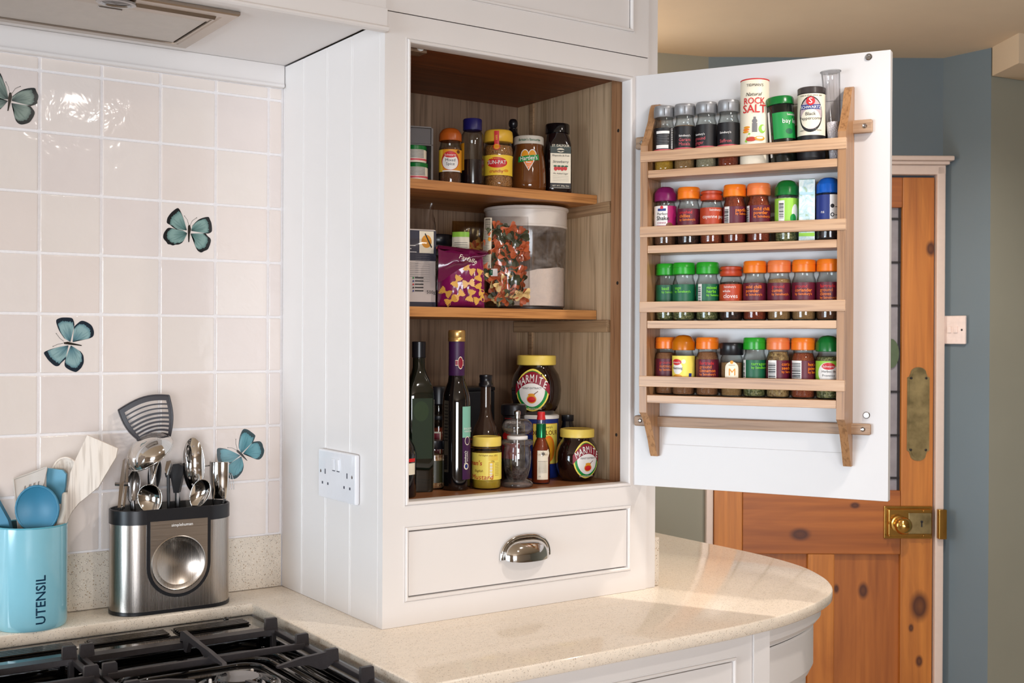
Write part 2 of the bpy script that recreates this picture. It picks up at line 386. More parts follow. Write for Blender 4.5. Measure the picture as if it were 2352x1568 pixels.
# left wall and front wall with a window opening each
def wall_with_hole(name, x0, x1, z0, z1, hx0, hx1, hz0, hz1, fn, t):
    mb = MB()
    for a, b, c, d in ((x0, hx0, z0, z1), (hx1, x1, z0, z1), (hx0, hx1, z0, hz0), (hx0, hx1, hz1, z1)):
        p = [fn(a, 0, c), fn(b, 0, c), fn(b, 0, d), fn(a, 0, d), fn(a, t, c), fn(b, t, c), fn(b, t, d), fn(a, t, d)]
        mb.add(p, [(0, 1, 2, 3), (4, 7, 6, 5), (0, 4, 5, 1), (1, 5, 6, 2), (2, 6, 7, 3), (3, 7, 4, 0)])
    return struct(name, mb, PAINT_OFF)
def win_frame(name, fn, a0, a1, z0, z1):
    mb = MB()
    for (a, b, c, d) in ((a0, a0+.05, z0, z1), (a1-.05, a1, z0, z1), (a0, a1, z0, z0+.05), (a0, a1, z1-.05, z1), ((a0+a1)/2-.02, (a0+a1)/2+.02, z0, z1)):
        p = [fn(x, t, z) for t in (.05, .09) for x, z in ((a, c), (b, c), (b, d), (a, d))]
        mb.add(p, [(0, 1, 2, 3), (4, 7, 6, 5), (0, 4, 5, 1), (1, 5, 6, 2), (2, 6, 7, 3), (3, 7, 4, 0)])
    return struct(name, mb, WHITE)
wall_with_hole('wall_left', -6.1, .52, FZ, CZ, -2.6, 0.0, -.70, .80, lambda a, t, z: (-5.45-t, a, z), .12)
wall_with_hole('wall_front', -5.5, 4.0, FZ, CZ, -3.7, -1.5, -.55, .95, lambda a, t, z: (a, -6.0-t, z), .12)
wall_with_hole('wall_rear_left', .52, 3.0, FZ, CZ, 1.22, 2.30, -.42, .70, lambda a, t, z: (.30-t, a, z), .12)
win_frame('added_window', lambda a, t, z: (.30-t, a, z), 1.22, 2.30, -.42, .70)  # unseen window added to bring daylight to the far walls
struct('wall_right', MB().box(3.95, 4.05, -6.1, 3.0, FZ, CZ), PAINT_SAGE)
win_frame('window_1', lambda a, t, z: (-5.45-t, a, z), -2.6, 0.0, -.70, .80)
win_frame('window_2', lambda a, t, z: (a, -6.0-t, z), -3.7, -1.5, -.55, .95)

# far wall with the pine door: local frame, x along the wall (left to right as seen), -y towards the camera
KB = .00133879
BG = Vector((2.1996, .5281, .4756)); BGR = R(-34.4506)
def bx_(px): return (px-2150)*KB
def bz_(py): return -(py-784)*KB
def bgroot(name, label, cat): 
    return thing(name, label, cat, BG, BGR)
def bgw(x, y, z): 
    return BG + Matrix.Rotation(BGR, 3, 'Z') @ Vector((x, y, z))
def slab(mb, p, q, z0, z1, t=.08, mi=0):
    p = Vector((p[0], p[1])); q = Vector((q[0], q[1])); d = (q-p).normalized(); n = Vector((-d.y, d.x))*t
    a = [p, q, q+n, p+n]; vs = [(v.x, v.y, z0) for v in a]+[(v.x, v.y, z1) for v in a]
    return mb.add(vs, [(0, 1, 2, 3), (4, 7, 6, 5), (0, 4, 5, 1), (1, 5, 6, 2), (2, 6, 7, 3), (3, 7, 4, 0)], mi)
pA0 = bgw(bx_(1624), 0, 0); pA1 = bgw(bx_(2163), 0, 0)
def camdist(px, d):
    x = (px-1176)/2688.96; fw = Vector((.5657, .8246)); rt = Vector((.8246, -.5657)); return Vector((CAM.x, CAM.y))+(fw+rt*x)*d
pB = camdist(1300, 3.46); pC = camdist(2273, 3.47); pD = camdist(2600, 3.75)
mb = MB(); slab(mb, pA0, bgw(bx_(1637), 0, 0), FZ, CZ); slab(mb, bgw(bx_(1637), 0, 0), bgw(bx_(2143), 0, 0), bz_(405)+BG.z, CZ)
slab(mb, bgw(bx_(2143), 0, 0), pA1, FZ, CZ); struct('wall_far', mb, PAINT_BLUELIT)
struct('wall_far_left', slab(MB(), pB, pA0, FZ, CZ), PAINT_SAGE)
struct('wall_far_right', slab(MB(), pA1, pC, FZ, CZ), PAINT_BLUELIT)
struct('wall_far_return', slab(MB(), pC, pD, FZ, CZ), PAINT_SAGE)
for i_, (lx, ly) in enumerate(((.15, -1.75), (.62, -.95), (1.30, -.30))):
    tag(MB().lathe([(.050, 1.3455), (.050, 1.341), (.038, 1.339), (.036, 1.345)], 28, c=(lx, ly, 0)).build('ceiling_downlight', CHROME), ['round ceiling downlight over the hob', 'round ceiling downlight over the peninsula', 'added unseen downlight nearest the pine door'][i_], 'downlight')
# boxed ceiling beam at the top right
b0 = camdist(2275, 3.462); b1 = camdist(2336, 3.30); b2 = camdist(2560, 3.42)
mb = MB(); zb = CZ-.085
vs = [(b0.x, b0.y), (b1.x, b1.y), (b2.x, b2.y), (pD.x, pD.y)]
mb.add([(x, y, zb) for x, y in vs]+[(x, y, CZ) for x, y in vs], [(0, 1, 2, 3), (4, 7, 6, 5), (0, 4, 5, 1), (1, 5, 6, 2), (2, 6, 7, 3), (3, 7, 4, 0)])
struct('trim_1', mb, PAINT_CEIL)
# door casing and cornice
mb = MB(); mb.box(bx_(2143), bx_(2163), -.028, .05, FZ-BG.z, bz_(384), bev=.004); mb.box(bx_(1621), bx_(1637), -.028, .05, FZ-BG.z, bz_(384), bev=.004)
mb.box(bx_(1621), bx_(2163), -.028, .05, bz_(404), bz_(382), bev=.003); mb.box(bx_(1614), bx_(2169), -.04, 0, bz_(382), bz_(374), bev=.003); mb.box(bx_(1606), bx_(2177), -.05, 0, bz_(374), bz_(363), bev=.004)
struct('trim_2', mb, PAINT_WOODWORK, None, BG, (0, 0, BGR))
PINE_L, PINE_D = rgb(212, 136, 58), rgb(176, 102, 38)
pine_v = pine('pine_upright', 2, PINE_L, PINE_D, [(bx_(2133), -.012, bz_(572), .018), (bx_(2112), -.012, bz_(1390), .034), (bx_(2112), -.012, bz_(1516), .014), (bx_(2093), -.012, bz_(1440), .01)])
pine_h = pine('pine_rail', 0, rgb(190, 112, 46), rgb(154, 84, 30), [(bx_(1838), -.012, bz_(1227), .024), (bx_(1963), -.012, bz_(1160), .012)])
pine_p = pine('pine_panel', 2, rgb(190, 114, 48), rgb(156, 86, 32), [(bx_(1987), 0, bz_(1358), .02), (bx_(1925), 0, bz_(1354), .012), (bx_(1880), 0, bz_(1545), .014)])
door = struct('door_1', MB().box(bx_(1640), bx_(2141), .004, .022, FZ-BG.z+.005, bz_(1272)), pine_p, None, BG, (0, 0, BGR))
def dpart(name, x0, x1, y0, y1, mat, d0=-.014, d1=.026, bev=.003):
    return MB().box(bx_(x0), bx_(x1), d0, d1, bz_(y1), bz_(y0), 0, bev).build(name, mat, door)
yb_ = 784+(BG.z-FZ-.005)/KB
dpart('door_stile', 1640, 1706, 409, yb_, pine_v); dpart('door_stile', 2068, 2141, 409, yb_, pine_v)
dpart('door_rail', 1706, 2068, 409, 478, pine_h); dpart('door_rail', 1706, 2068, 1126, 1272, pine_h); dpart('door_rail', 1706, 2068, yb_-170, yb_, pine_h)
dpart('muntin', 1856, 1917, 1272, yb_-170, pine_v)
DGL = glass('door_glass', (.75, .72, .76, 1), .25, 1.6, .9, rgb(160, 152, 158))
MB().box(bx_(1706), bx_(2068), .004, .008, bz_(1126), bz_(478)).build('glass_pane', plain('frosted_leaded_glass', rgb(148, 144, 150), .25, var=.12, vs=30, bmp=.4, bs=60), door)
LEAD = plain('lead', rgb(38, 34, 36), .5, .3); mb = MB()
for y in (503, 603, 702, 802, 900, 1000, 1098): mb.box(bx_(1706), bx_(2068), -.001, .006, bz_(y+2.5), bz_(y-2.5))
for x in (1722, 1800, 1887, 1974, 2065): mb.box(bx_(x-2.5), bx_(x+2.5), -.001, .006, bz_(1126), bz_(478))
mb.build('lead_came', LEAD, door)
mb = MB(); mb.lathe([(.030, 0), (.030, .004), (0, .004)], 24, 0, M=Matrix.Translation((bx_(2046), -.001, bz_(812))) @ Matrix.Rotation(PI/2, 4, 'X') @ Matrix.Diagonal((.8, 1.5, 1, 1)))
mb.build('glass_roundel', plain('green_stained_glass', rgb(92, 108, 84), .2), door)
BRASS = plain('polished_brass', rgb(205, 165, 90), .16, 1, var=.08, vs=30); BRASS_O = plain('tarnished_brass', rgb(150, 132, 92), .32, 1, var=.35, vs=25)
def plate_poly(cx, cy, w_, h_):
    pts = []
    for sx, sy in ((1, 1), (-1, 1), (-1, -1), (1, -1)):
        pass
    hw, hh = w_/2, h_/2; e = [(hw, -hh*.78), (hw, hh*.78), (hw*.82, hh*.80), (hw*.70, hh*.88)]
    e += [(hw*.70*math.cos(a), hh*.88+hh*.12*math.sin(a)) for a in [PI*k/10 for k in range(1, 10)]]
    e += [(-x, y) for x, y in ((hw*.70, hh*.88), (hw*.82, hh*.80), (hw, hh*.78), (hw, -hh*.78), (hw*.82, -hh*.80), (hw*.70, -hh*.88))]
    e += [(-hw*.70*math.cos(a), -hh*.88-hh*.12*math.sin(a)) for a in [PI*k/10 for k in range(1, 10)]]
    e += [(hw*.70, -hh*.88), (hw*.82, -hh*.80)]
    return [(cx+x, cy+y) for x, y in e]
fpx, fpz = bx_(2106), bz_(950)
fp = MB().prism(plate_poly(fpx, fpz, 51*KB, 214*KB), lambda u, v, t: (u, t, v), -.016, -.014).prism(plate_poly(fpx, fpz, 43*KB, 200*KB), lambda u, v, t: (u, t, v), -.019, -.014).build('finger_plate', BRASS_O, door)
mb = MB()
for sx in (-17, 17):
    for sy in (-82, 82): mb.lathe([(.004, 0), (.003, .002), (0, .003)], 10, 0, M=Matrix.Translation((fpx+sx*KB, -.019, fpz+sy*KB)) @ Matrix.Rotation(PI/2, 4, 'X'))
mb.build('screw', LEAD, fp)
lk = MB().box(bx_(2028), bx_(2139), -.020, -.012, bz_(1235), bz_(1160), 0, .003).box(bx_(2034), bx_(2136), -.034, -.018, bz_(1229), bz_(1166), 0, .005).build('rim_lock', BRASS, door)
MB().box(bx_(2080), bx_(2133), -.037, -.030, bz_(1222), bz_(1174), 0, .002).build('lock_plate', BRASS_O, lk)
MB().lathe([(.026, 0), (.026, .005), (.012, .008), (.011, .018), (.024, .026), (.0265, .036), (.022, .047), (.010, .053), (0, .054)], 24, M=Matrix.Translation((bx_(2061), -.032, bz_(1200))) @ Matrix.Rotation(PI/2, 4, 'X')).build('door_knob', BRASS, lk, angle=60)
MB().lathe([(.004, 0), (.004, .002), (0, .002)], 12, 0, M=Matrix.Translation((bx_(2110), -.0365, bz_(1194))) @ Matrix.Rotation(PI/2, 4, 'X')).box(bx_(2110)-.002, bx_(2110)+.002, -.0385, -.036, bz_(1206), bz_(1194)).build('keyhole', LEAD, lk)
mb = MB()
for x, y in ((2115, 1170), (2115, 1226), (2037, 1197), (2037, 1227)): mb.lathe([(.004, 0), (.003, .003), (0, .004)], 10, 0, M=Matrix.Translation((bx_(x), -.034, bz_(y))) @ Matrix.Rotation(PI/2, 4, 'X'))
mb.build('screw', BRASS, lk)
kp = tag(MB().box(bx_(2146), bx_(2165), -.048, -.026, bz_(1233), bz_(1165), 0, .003).build('lock_keep', BRASS, None, BG, (0, 0, BGR)), 'small brass lock keep screwed to the white door casing', 'lock keep')
kp.parent = None
ls = thing('light_switch', 'white double light switch on the wall right of the pine door', 'light switch', (pA1.x-.001, pA1.y-.0455, .5110), -PI/2)
MB().box(-.043, .043, -.009, -.001, -.043, .043, 0, .003).build('switch_plate', plain('switch_plastic', rgb(236, 218, 210), .35), ls)
for x in (-.011, .011): MB().box(x-.007, x+.007, -.013, -.008, -.009, .011, 0, .0015).build('rocker', MATS['switch_plastic'], ls)
for x in (-.031, .031): MB().lathe([(.0035, 0), (0, .001)], 10, 0, M=Matrix.Translation((x, -.0092, 0)) @ Matrix.Rotation(PI/2, 4, 'X')).build('screw', LEAD, ls)

# ------------------------------------------------------------------ wall tiles (parts of wall_back)
TP = .1041; TX = -.0298; TZ0 = .2053; YT = .4095
def tile_mesh(w_, h_, mat):
    mb = MB(); g = .0022
    mb.box(-w_/2+g, w_/2-g, 0, .0065, -h_/2+g, h_/2-g, 0, .0022)
    return mb.mesh('tile', mat)
tm = [tile_mesh(TP, TP, m) for m in TILES]
def add_tile(me, x, z, rx=0, rz=0):
    o = bpy.data.objects.new('tile', me); COL.objects.link(o); o.parent = wall_back; o.location = (x, YT, z); o.rotation_euler = (rx, 0, rz)
    o.modifiers.new('wn', 'WEIGHTED_NORMAL').keep_sharp = True; return o
rnd = random.Random(3); tiles = {}
for c in range(0, 6):
    for r in range(-1, 7):
        tiles[(c, r)] = add_tile(tm[(c*3+r*5) % 4], TX-(c+.5)*TP, TZ0+(r+.5)*TP, R(rnd.uniform(-.45, .45)), R(rnd.uniform(-.45, .45)))
ts = [tile_mesh(.0278, TP, TILES[i]) for i in (0, 2)]; tt = tile_mesh(TP, .0247, TILES[1]); tc = tile_mesh(.0278, .0247, TILES[1])
for r in range(-1, 7): add_tile(ts[r % 2], TX+.0145, TZ0+(r+.5)*TP)
for c in range(0, 6): add_tile(tt, TX-(c+.5)*TP, TZ0+7*TP+.0123)
add_tile(tc, TX+.0145, TZ0+7*TP+.0123)
# butterflies printed on four tiles: coordinates in mm on the tile plane
BUTTERFLIES = [([[(-490.2,883.8),(-482.2,891.5),(-470.6,899.0),(-455.5,902.8),(-452.0,898.3),(-450.2,894.2),(-448.4,890.0),(-449.0,884.4),(-450.1,881.2),(-450.7,876.2),(-457.7,872.3),(-461.2,871.2),(-491.3,876.3)],[(-491.9,872.6),(-461.2,871.2),(-456.5,865.6),(-454.2,860.9),(-455.3,855.9),(-457.6,850.7),(-463.4,842.6),(-475.0,838.0),(-482.0,840.6),(-486.0,847.6),(-487.2,859.7),(-489.5,868.0)],[(-496.5,878.1),(-497.0,883.0),(-499.9,896.0),(-504.0,907.7),(-508.6,919.3),(-516.5,926.7),(-528.9,914.2),(-534.4,900.2),(-532.1,892.0),(-515.2,877.1)],[(-497.0,875.6),(-501.6,870.2),(-508.4,860.9),(-517.4,856.2),(-529.8,854.8),(-536.5,863.7),(-535.5,877.1),(-529.9,883.8),(-515.2,877.1)]],[(-495.0,889.9),(-491.9,890.3),(-490.7,883.7),(-492.4,875.0),(-496.4,858.6),(-498.1,858.4),(-497.0,872.0),(-496.8,881.8)],[[(-494.8,890.6),(-496.5,898.9),(-500.6,906.9)],[(-490.8,888.6),(-485.6,897.8),(-477.6,902.5)]]),([[(-188.6,674.4),(-193.1,689.9),(-197.5,701.8),(-201.8,710.8),(-205.8,714.4),(-211.9,710.8),(-219.1,703.9),(-224.1,696.5),(-225.8,690.8),(-225.5,685.8),(-219.7,682.6),(-214.7,678.6),(-208.9,675.8)],[(-187.9,669.4),(-195.9,674.0),(-208.9,675.8),(-216.1,677.1),(-223.3,677.1),(-228.3,672.2),(-231.8,665.6),(-232.5,659.2),(-230.3,655.1),(-226.8,651.7),(-223.9,647.6),(-219.6,647.1),(-214.6,645.6),(-210.2,647.2),(-203.8,647.9),(-197.3,651.8),(-192.9,658.5)],[(-181.0,674.1),(-178.4,683.6),(-172.6,690.4),(-163.8,697.4),(-149.0,701.9),(-145.2,697.1),(-142.2,690.0),(-141.1,677.1),(-144.4,672.5),(-149.6,670.8),(-153.3,671.3)],[(-182.0,669.1),(-153.3,671.3),(-149.6,666.5),(-145.1,663.1),(-143.2,658.9),(-144.3,652.3),(-146.5,646.4),(-149.5,641.2),(-156.1,638.0),(-161.3,635.2),(-167.2,637.5),(-171.7,643.7),(-173.9,650.8),(-174.7,658.0),(-177.6,663.6)]],[(-185.8,684.6),(-182.8,684.8),(-181.0,677.0),(-182.8,669.0),(-184.2,653.2),(-186.0,653.1),(-186.8,665.9),(-187.2,673.1),(-186.8,681.7)],[[(-185.4,685.0),(-188.0,693.8),(-193.5,700.9)],[(-182.5,684.8),(-178.5,692.9),(-170.4,698.8)]]),([[(-394.1,468.9),(-404.5,475.8),(-411.2,485.8),(-415.7,495.8),(-417.9,506.5),(-412.0,510.5),(-404.7,511.7),(-392.8,511.1),(-389.0,506.9),(-387.5,499.9),(-387.9,496.8)],[(-390.4,468.9),(-387.9,496.1),(-381.5,502.3),(-375.5,506.3),(-368.0,504.8),(-359.6,499.5),(-355.8,493.2),(-354.2,485.4),(-356.5,478.4),(-366.3,474.4),(-379.1,472.8),(-385.1,471.6)],[(-397.1,463.5),(-410.4,461.2),(-422.2,458.1),(-430.9,455.0),(-437.8,450.9),(-434.5,443.6),(-428.7,435.9),(-419.8,428.1),(-413.2,428.1),(-409.5,432.7),(-402.2,439.5)],[(-393.3,463.5),(-402.2,440.3),(-403.6,428.7),(-398.4,422.5),(-388.7,417.8),(-383.4,417.3),(-377.4,422.3),(-374.5,426.1),(-371.5,433.9),(-372.3,445.6),(-376.8,452.6)]],[(-405.6,468.5),(-398.6,469.7),(-389.6,467.4),(-375.0,463.9),(-375.3,462.3),(-385.1,463.5),(-394.1,464.3),(-404.5,465.8)],[[(-405.2,470.4),(-411.9,475.8),(-417.8,483.9)],[(-406.0,467.0),(-414.8,465.4),(-422.9,461.6)]]),([[(-82.2,259.3),(-87.3,269.9),(-87.3,279.4),(-84.7,293.3),(-78.6,304.8),(-70.1,304.1),(-62.3,299.0),(-54.9,292.7),(-55.2,288.3),(-58.3,281.0)],[(-79.2,258.4),(-59.1,280.3),(-45.8,280.8),(-40.3,275.7),(-38.7,269.7),(-36.3,262.1),(-39.4,251.9),(-45.7,246.3),(-53.5,247.1),(-62.9,252.4),(-72.2,257.3)],[(-83.8,255.7),(-97.6,263.0),(-112.9,269.6),(-128.0,271.5),(-129.8,262.5),(-129.0,252.3),(-125.6,243.3),(-118.8,238.2),(-112.7,240.4),(-102.9,242.8)],[(-82.2,254.1),(-102.9,242.8),(-112.7,233.8),(-113.0,226.6),(-109.6,219.0),(-103.5,212.8),(-93.6,212.5),(-86.7,216.9),(-79.8,225.3),(-77.5,236.2),(-79.9,247.4)]],[(-91.5,267.1),(-88.4,266.2),(-79.9,258.4),(-69.8,245.0),(-71.4,245.4),(-80.7,253.3),(-91.5,263.4)],[[(-90.0,267.8),(-93.1,278.2),(-93.1,286.7)],[(-92.3,266.4),(-100.7,270.9),(-109.1,271.7)]])]
def wing_mat(name, edge, mid, core):
    m, nt, B, N, L = new_mat(name)
    a = N.new('ShaderNodeUVMap'); sp = N.new('ShaderNodeSeparateXYZ'); L.new(a.outputs[0], sp.inputs[0])
    mp = N.new('ShaderNodeMapping'); L.new(a.outputs[0], mp.inputs[0]); mp.inputs['Scale'].default_value = (16, 1.2, 1)
    n = noise_tex(N, L, mp.outputs[0], 1, 3, .6, .3)
    v = N.new('ShaderNodeMath'); v.operation = 'MULTIPLY_ADD'; L.new(n, v.inputs[0]); v.inputs[1].default_value = .30; L.new(sp.outputs[1], v.inputs[2])
    col = ramp(N, L, v.outputs[0], [(.15, edge), (.35, core), (.75, mid), (1.06/1.2, mid), (1.0, core), (1.0, edge)])
    r2 = ramp(N, L, v.outputs[0], [(.98, (0, 0, 0, 1)), (1.0, (.4, .4, .4, 1))])
    edg = N.new('ShaderNodeMapRange'); L.new(v.outputs[0], edg.inputs[0]); edg.inputs[1].default_value = 1.04; edg.inputs[2].default_value = 1.2
    vein = ramp(N, L, n, [(.38, (.55, .62, .62, 1)), (.5, (1, 1, 1, 1))])
    c2 = mixc(N, L, .6, col, vein, 'MULTIPLY')
    L.new(mixc(N, L, edg.outputs[0], c2, edge), B.inputs['Base Color']); B.inputs['Roughness'].default_value = .12
    return m
WM = [wing_mat('wing_grey_green', rgb(40, 46, 48), rgb(140, 156, 146), rgb(96, 112, 108)), wing_mat('wing_sage', rgb(34, 36, 38), rgb(138, 168, 162), rgb(92, 126, 122)),
      wing_mat('wing_blue_green', rgb(32, 44, 56), rgb(148, 180, 182), rgb(96, 136, 146)), wing_mat('wing_teal', rgb(20, 58, 64), rgb(104, 164, 176), rgb(78, 138, 150))]
INK = plain('butterfly_body', rgb(44, 38, 32), .2)
TOPS = ['grey-green butterfly printed on the tile', 'sage green butterfly printed on the tile', 'blue-green butterfly printed on the tile', 'teal butterfly printed on the tile']
for bi, (wings, body, ants) in enumerate(BUTTERFLIES):
    bx0 = sum(p[0] for p in body)/len(body)/1000; bz0 = sum(p[1] for p in body)/len(body)/1000
    c = int((TX-bx0)//TP); r = int((bz0-TZ0)//TP); host = tiles[(c, r)]; host.rotation_euler = (0, 0, 0)
    ox, oz = host.location.x, host.location.z
    me = bpy.data.meshes.new('butterfly_print'); vs = []; fs = []; mi = []; uv = []
    for wpts in wings:
        pts = [(p[0]/1000-ox, p[1]/1000-oz) for p in wpts]
        pts = [(max(-.0505, min(.0505, x)), z) for x, z in pts]
        rx, rz = bx0-ox, bz0-oz
        # the wing's root is the outline point nearest the body
        i0 = min(range(len(pts)), key=lambda i: (pts[i][0]-rx)**2+(pts[i][1]-rz)**2); root = pts[i0]; ring = pts[i0+1:]+pts[:i0]
        fine = []
        for i in range(len(ring)-1):
            p0 = ring[max(i-1, 0)]; p1 = ring[i]; p2 = ring[i+1]; p3 = ring[min(i+2, len(ring)-1)]
            for k in range(3):
                t = k/3; fine.append(tuple(.5*((2*p1[j])+(-p0[j]+p2[j])*t+(2*p0[j]-5*p1[j]+4*p2[j]-p3[j])*t*t+(-p0[j]+3*p1[j]-3*p2[j]+p3[j])*t**3) for j in (0, 1)))
        fine.append(ring[-1]); n = len(fine); base = len(vs); NR = 5
        for rr in range(NR+1):
            for i, (x, z) in enumerate(fine):
                t = max(.02, rr/NR); vs.append((root[0]+(x-root[0])*t, -.0004, root[1]+(z-root[1])*t)); uv.append((i/n, t))
        for rr in range(NR):
            for i in range(n-1): fs.append((base+rr*n+i, base+rr*n+i+1, base+(rr+1)*n+i+1, base+(rr+1)*n+i)); mi.append(0)
    me.from_pydata(vs, [], fs); me.materials.append(WM[bi]); me.polygons.foreach_set('material_index', mi)
    ul = me.uv_layers.new(name='UVMap'); 
    for p in me.polygons:
        for li in p.loop_indices: ul.data[li].uv = uv[me.loops[li].vertex_index]
    o = bpy.data.objects.new('butterfly_print', me); COL.objects.link(o); o.parent = host; o['label'] = TOPS[bi]
    mb = MB(); mb.add([(p[0]/1000-ox, -.0006, p[1]/1000-oz) for p in body], [tuple(range(len(body)))])
    for an in ants:
        for (p, q) in zip(an, an[1:]):
            p = Vector((p[0]/1000-ox, p[1]/1000-oz)); q = Vector((q[0]/1000-ox, q[1]/1000-oz)); d = (q-p).normalized(); nn = Vector((-d.y, d.x))*.00028
            mb.add([(v.x, -.0006, v.y) for v in (p-nn, q-nn, q+nn, p+nn)], [(0, 1, 2, 3)])
        e = an[-1]; mb.add([(e[0]/1000-ox+.0007*math.cos(a), -.0006, e[1]/1000-oz+.0007*math.sin(a)) for a in [PI*k/4 for k in range(8)]], [tuple(range(8))])
    bo = mb.build('butterfly_body_print', INK, host)

# ------------------------------------------------------------------ worktop, upstands
def smooth_poly(pts, n=6):
    out = []; m = len(pts)
    for i in range(m-1):
        p0 = pts[max(i-1, 0)]; p1 = pts[i]; p2 = pts[i+1]; p3 = pts[min(i+2, m-1)]
        for k in range(n):
            t = k/n; out.append(tuple(.5*((2*p1[j])+(-p0[j]+p2[j])*t+(2*p0[j]-5*p1[j]+4*p2[j]-p3[j])*t*t+(-p0[j]+3*p1[j]-3*p2[j]+p3[j])*t**3) for j in (0, 1)))
    out.append(pts[-1]); return out
curve = smooth_poly([(.40, -.304), (.50, -.303), (.6133, -.293), (.70, -.2745), (.794, -.2420), (.866, -.2020), (.916, -.1530), (.956, -.0970), (.998, -.0105), (1.021, .1008), (1.028, .2272), (1.026, .3554), (1.026, .5)], 5)
outline = [(-1.2, .4113), (-1.2, .300), (-.1035, .300), (-.1035, -.304)] + curve + [(1.026, 1.0), (.60, 1.0), (.60, .4113)]
def slab_poly(mb, poly, z0, z1, bev=.003, mi=0):
    """horizontal slab with an eased top and bottom edge"""
    n = len(poly); area_ = sum(poly[i][0]*poly[(i+1) % n][1]-poly[(i+1) % n][0]*poly[i][1] for i in range(n))
    sgn = 1 if area_ > 0 else -1
    def inset(d):
        out = []
        for i in range(n):
            a = Vector(poly[i-1]); b = Vector(poly[i]); c = Vector(poly[(i+1) % n]); e1 = (b-a).normalized(); e2 = (c-b).normalized()
            n1 = Vector((-e1.y, e1.x))*sgn; n2 = Vector((-e2.y, e2.x))*sgn; nn = (n1+n2); nn = nn/max(.3, nn.dot(n1)); out.append(b+nn*d)
        return out
    rings = [(inset(bev), z0), (inset(0), z0+bev), (inset(0), z1-bev), (inset(bev*.3), z1-bev*.3), (inset(bev), z1)]
    vs = [(p.x, p.y, z) for ring, z in rings for p in ring]; fs = [(r*n+i, r*n+(i+1) % n, (r+1)*n+(i+1) % n, (r+1)*n+i) for r in range(4) for i in range(n)]
    fs += [tuple(reversed(range(n))), tuple(range(4*n, 5*n))]; return mb.add(vs, fs, mi)
tag(slab_poly(MB(), outline, -.022, 0).build('worktop', QUARTZ, angle=50), 'speckled beige stone worktop with a rounded peninsula end', 'worktop')
tag(MB().box(-1.2, -.0015, .4078, .4113, .0003, .1, 0, .001).build('upstand', QUARTZ_E), 'speckled stone upstand along the foot of the tiled wall', 'upstand')
tag(MB().box(.5985, .6145, .012, .50, .0003, .094, 0, .0015).build('upstand', QUARTZ_E), 'short stone upstand standing against the right side of the cupboard', 'upstand')

# ------------------------------------------------------------------ base units under the worktop
def frame_mat(): return WHITE
bu = thing('base_cabinet', 'cream base cabinet with a beaded drawer front under the worktop', 'cabinet', (0, 0, 0))
YB = -.272
mb = MB(); mb.box(-.10, .5755, YB+.02, .40, FZ, -.0225)
mb.box(-.10, -.05, YB, YB+.02, FZ+.08, -.0225); mb.box(.5395, .5755, YB, YB+.02, FZ+.08, -.0225); mb.box(-.05, .5395, YB, YB+.02, -.0605, -.0225); mb.box(-.05, .5395, YB, YB+.02, FZ+.08, FZ+.12); mb.box(-.05, .5395, YB, YB+.02, -.26, -.235)
mb.build('carcass', WHITE, bu)
mb = MB(); rect_sweep(mb, -.05, .5395, -.235, -.0605, [(d, YB+y) for d, y in BEAD]); rect_sweep(mb, -.05, .5395, FZ+.12, -.26, [(d, YB+y) for d, y in BEAD]); mb.build('bead_moulding', WHITE, bu)
dr = MB().box(-.05+.0105, .5395-.0105, YB+.001, YB+.018, -.235+.0105, -.0605-.0105, 0, .001).build('drawer', WHITE, bu)
MB().box(-.05+.0105, .5395-.0105, YB+.001, YB+.018, FZ+.13, -.2705, 0, .001).build('cabinet_door', WHITE, bu)
# curved end unit: follows the worktop edge
def inset_curve(d, pts):
    out = []
    for i in range(len(pts)):
        a = Vector(pts[max(i-1, 0)]); b = Vector(pts[min(i+1, len(pts)-1)]); t = (b-a).normalized(); nrm = Vector((-t.y, t.x)); out.append((pts[i][0]+nrm.x*d, pts[i][1]+nrm.y*d))
    return out
cc = [p for p in curve if p[0] > .52]
def tangent_ring(d): 
    r = inset_curve(d, cc); r = [p for p in r if p[0] > .579]; return [(.5775, YB-.0032+(d-.022))]+r
def wall_strip(mb, d0, z0, d1, z1, a0=0, a1=None, mi=0):
    p = tangent_ring(d0); q = tangent_ring(d1); n = min(len(p), len(q)); p = p[-n:]; q = q[-n:]
    vs = [(x, y, z0) for x, y in p]+[(x, y, z1) for x, y in q]; fs = [(i, i+1, n+i+1, n+i) for i in range(n-1)]; mb.add(vs, fs, mi)
cu = thing('curved_cabinet', 'cream curved end cabinet with a bowed door under the worktop end', 'cabinet', (0, 0, 0))
mb = MB()
for d0, z0, d1, z1 in ((.022, -.023, .022, -.050), (.022, -.050, .028, -.058), (.028, -.058, .034, -.061), (.034, -.061, .034, -.064), (.034, -.064, .038, -.066), (.052, -.066, .052, FZ)): wall_strip(mb, d0, z0, d1, z1)
mb.build('carcass', WHITE, cu)
mb = MB()
for d0, z0, d1, z1 in ((.038, -.0675, .036, -.072), (.036, -.072, .036, -.145), (.036, -.145, .044, -.162), (.044, -.162, .050, -.165), (.050, -.165, .050, FZ+.1)): wall_strip(mb, d0, z0, d1, z1)
mb.build('bowed_door', WHITE, cu)
mb = MB(); mb.box(.5775, .6160, YB-.0032, YB+.03, FZ+.05, -.0228); mb.build('corner_stile', WHITE, cu)

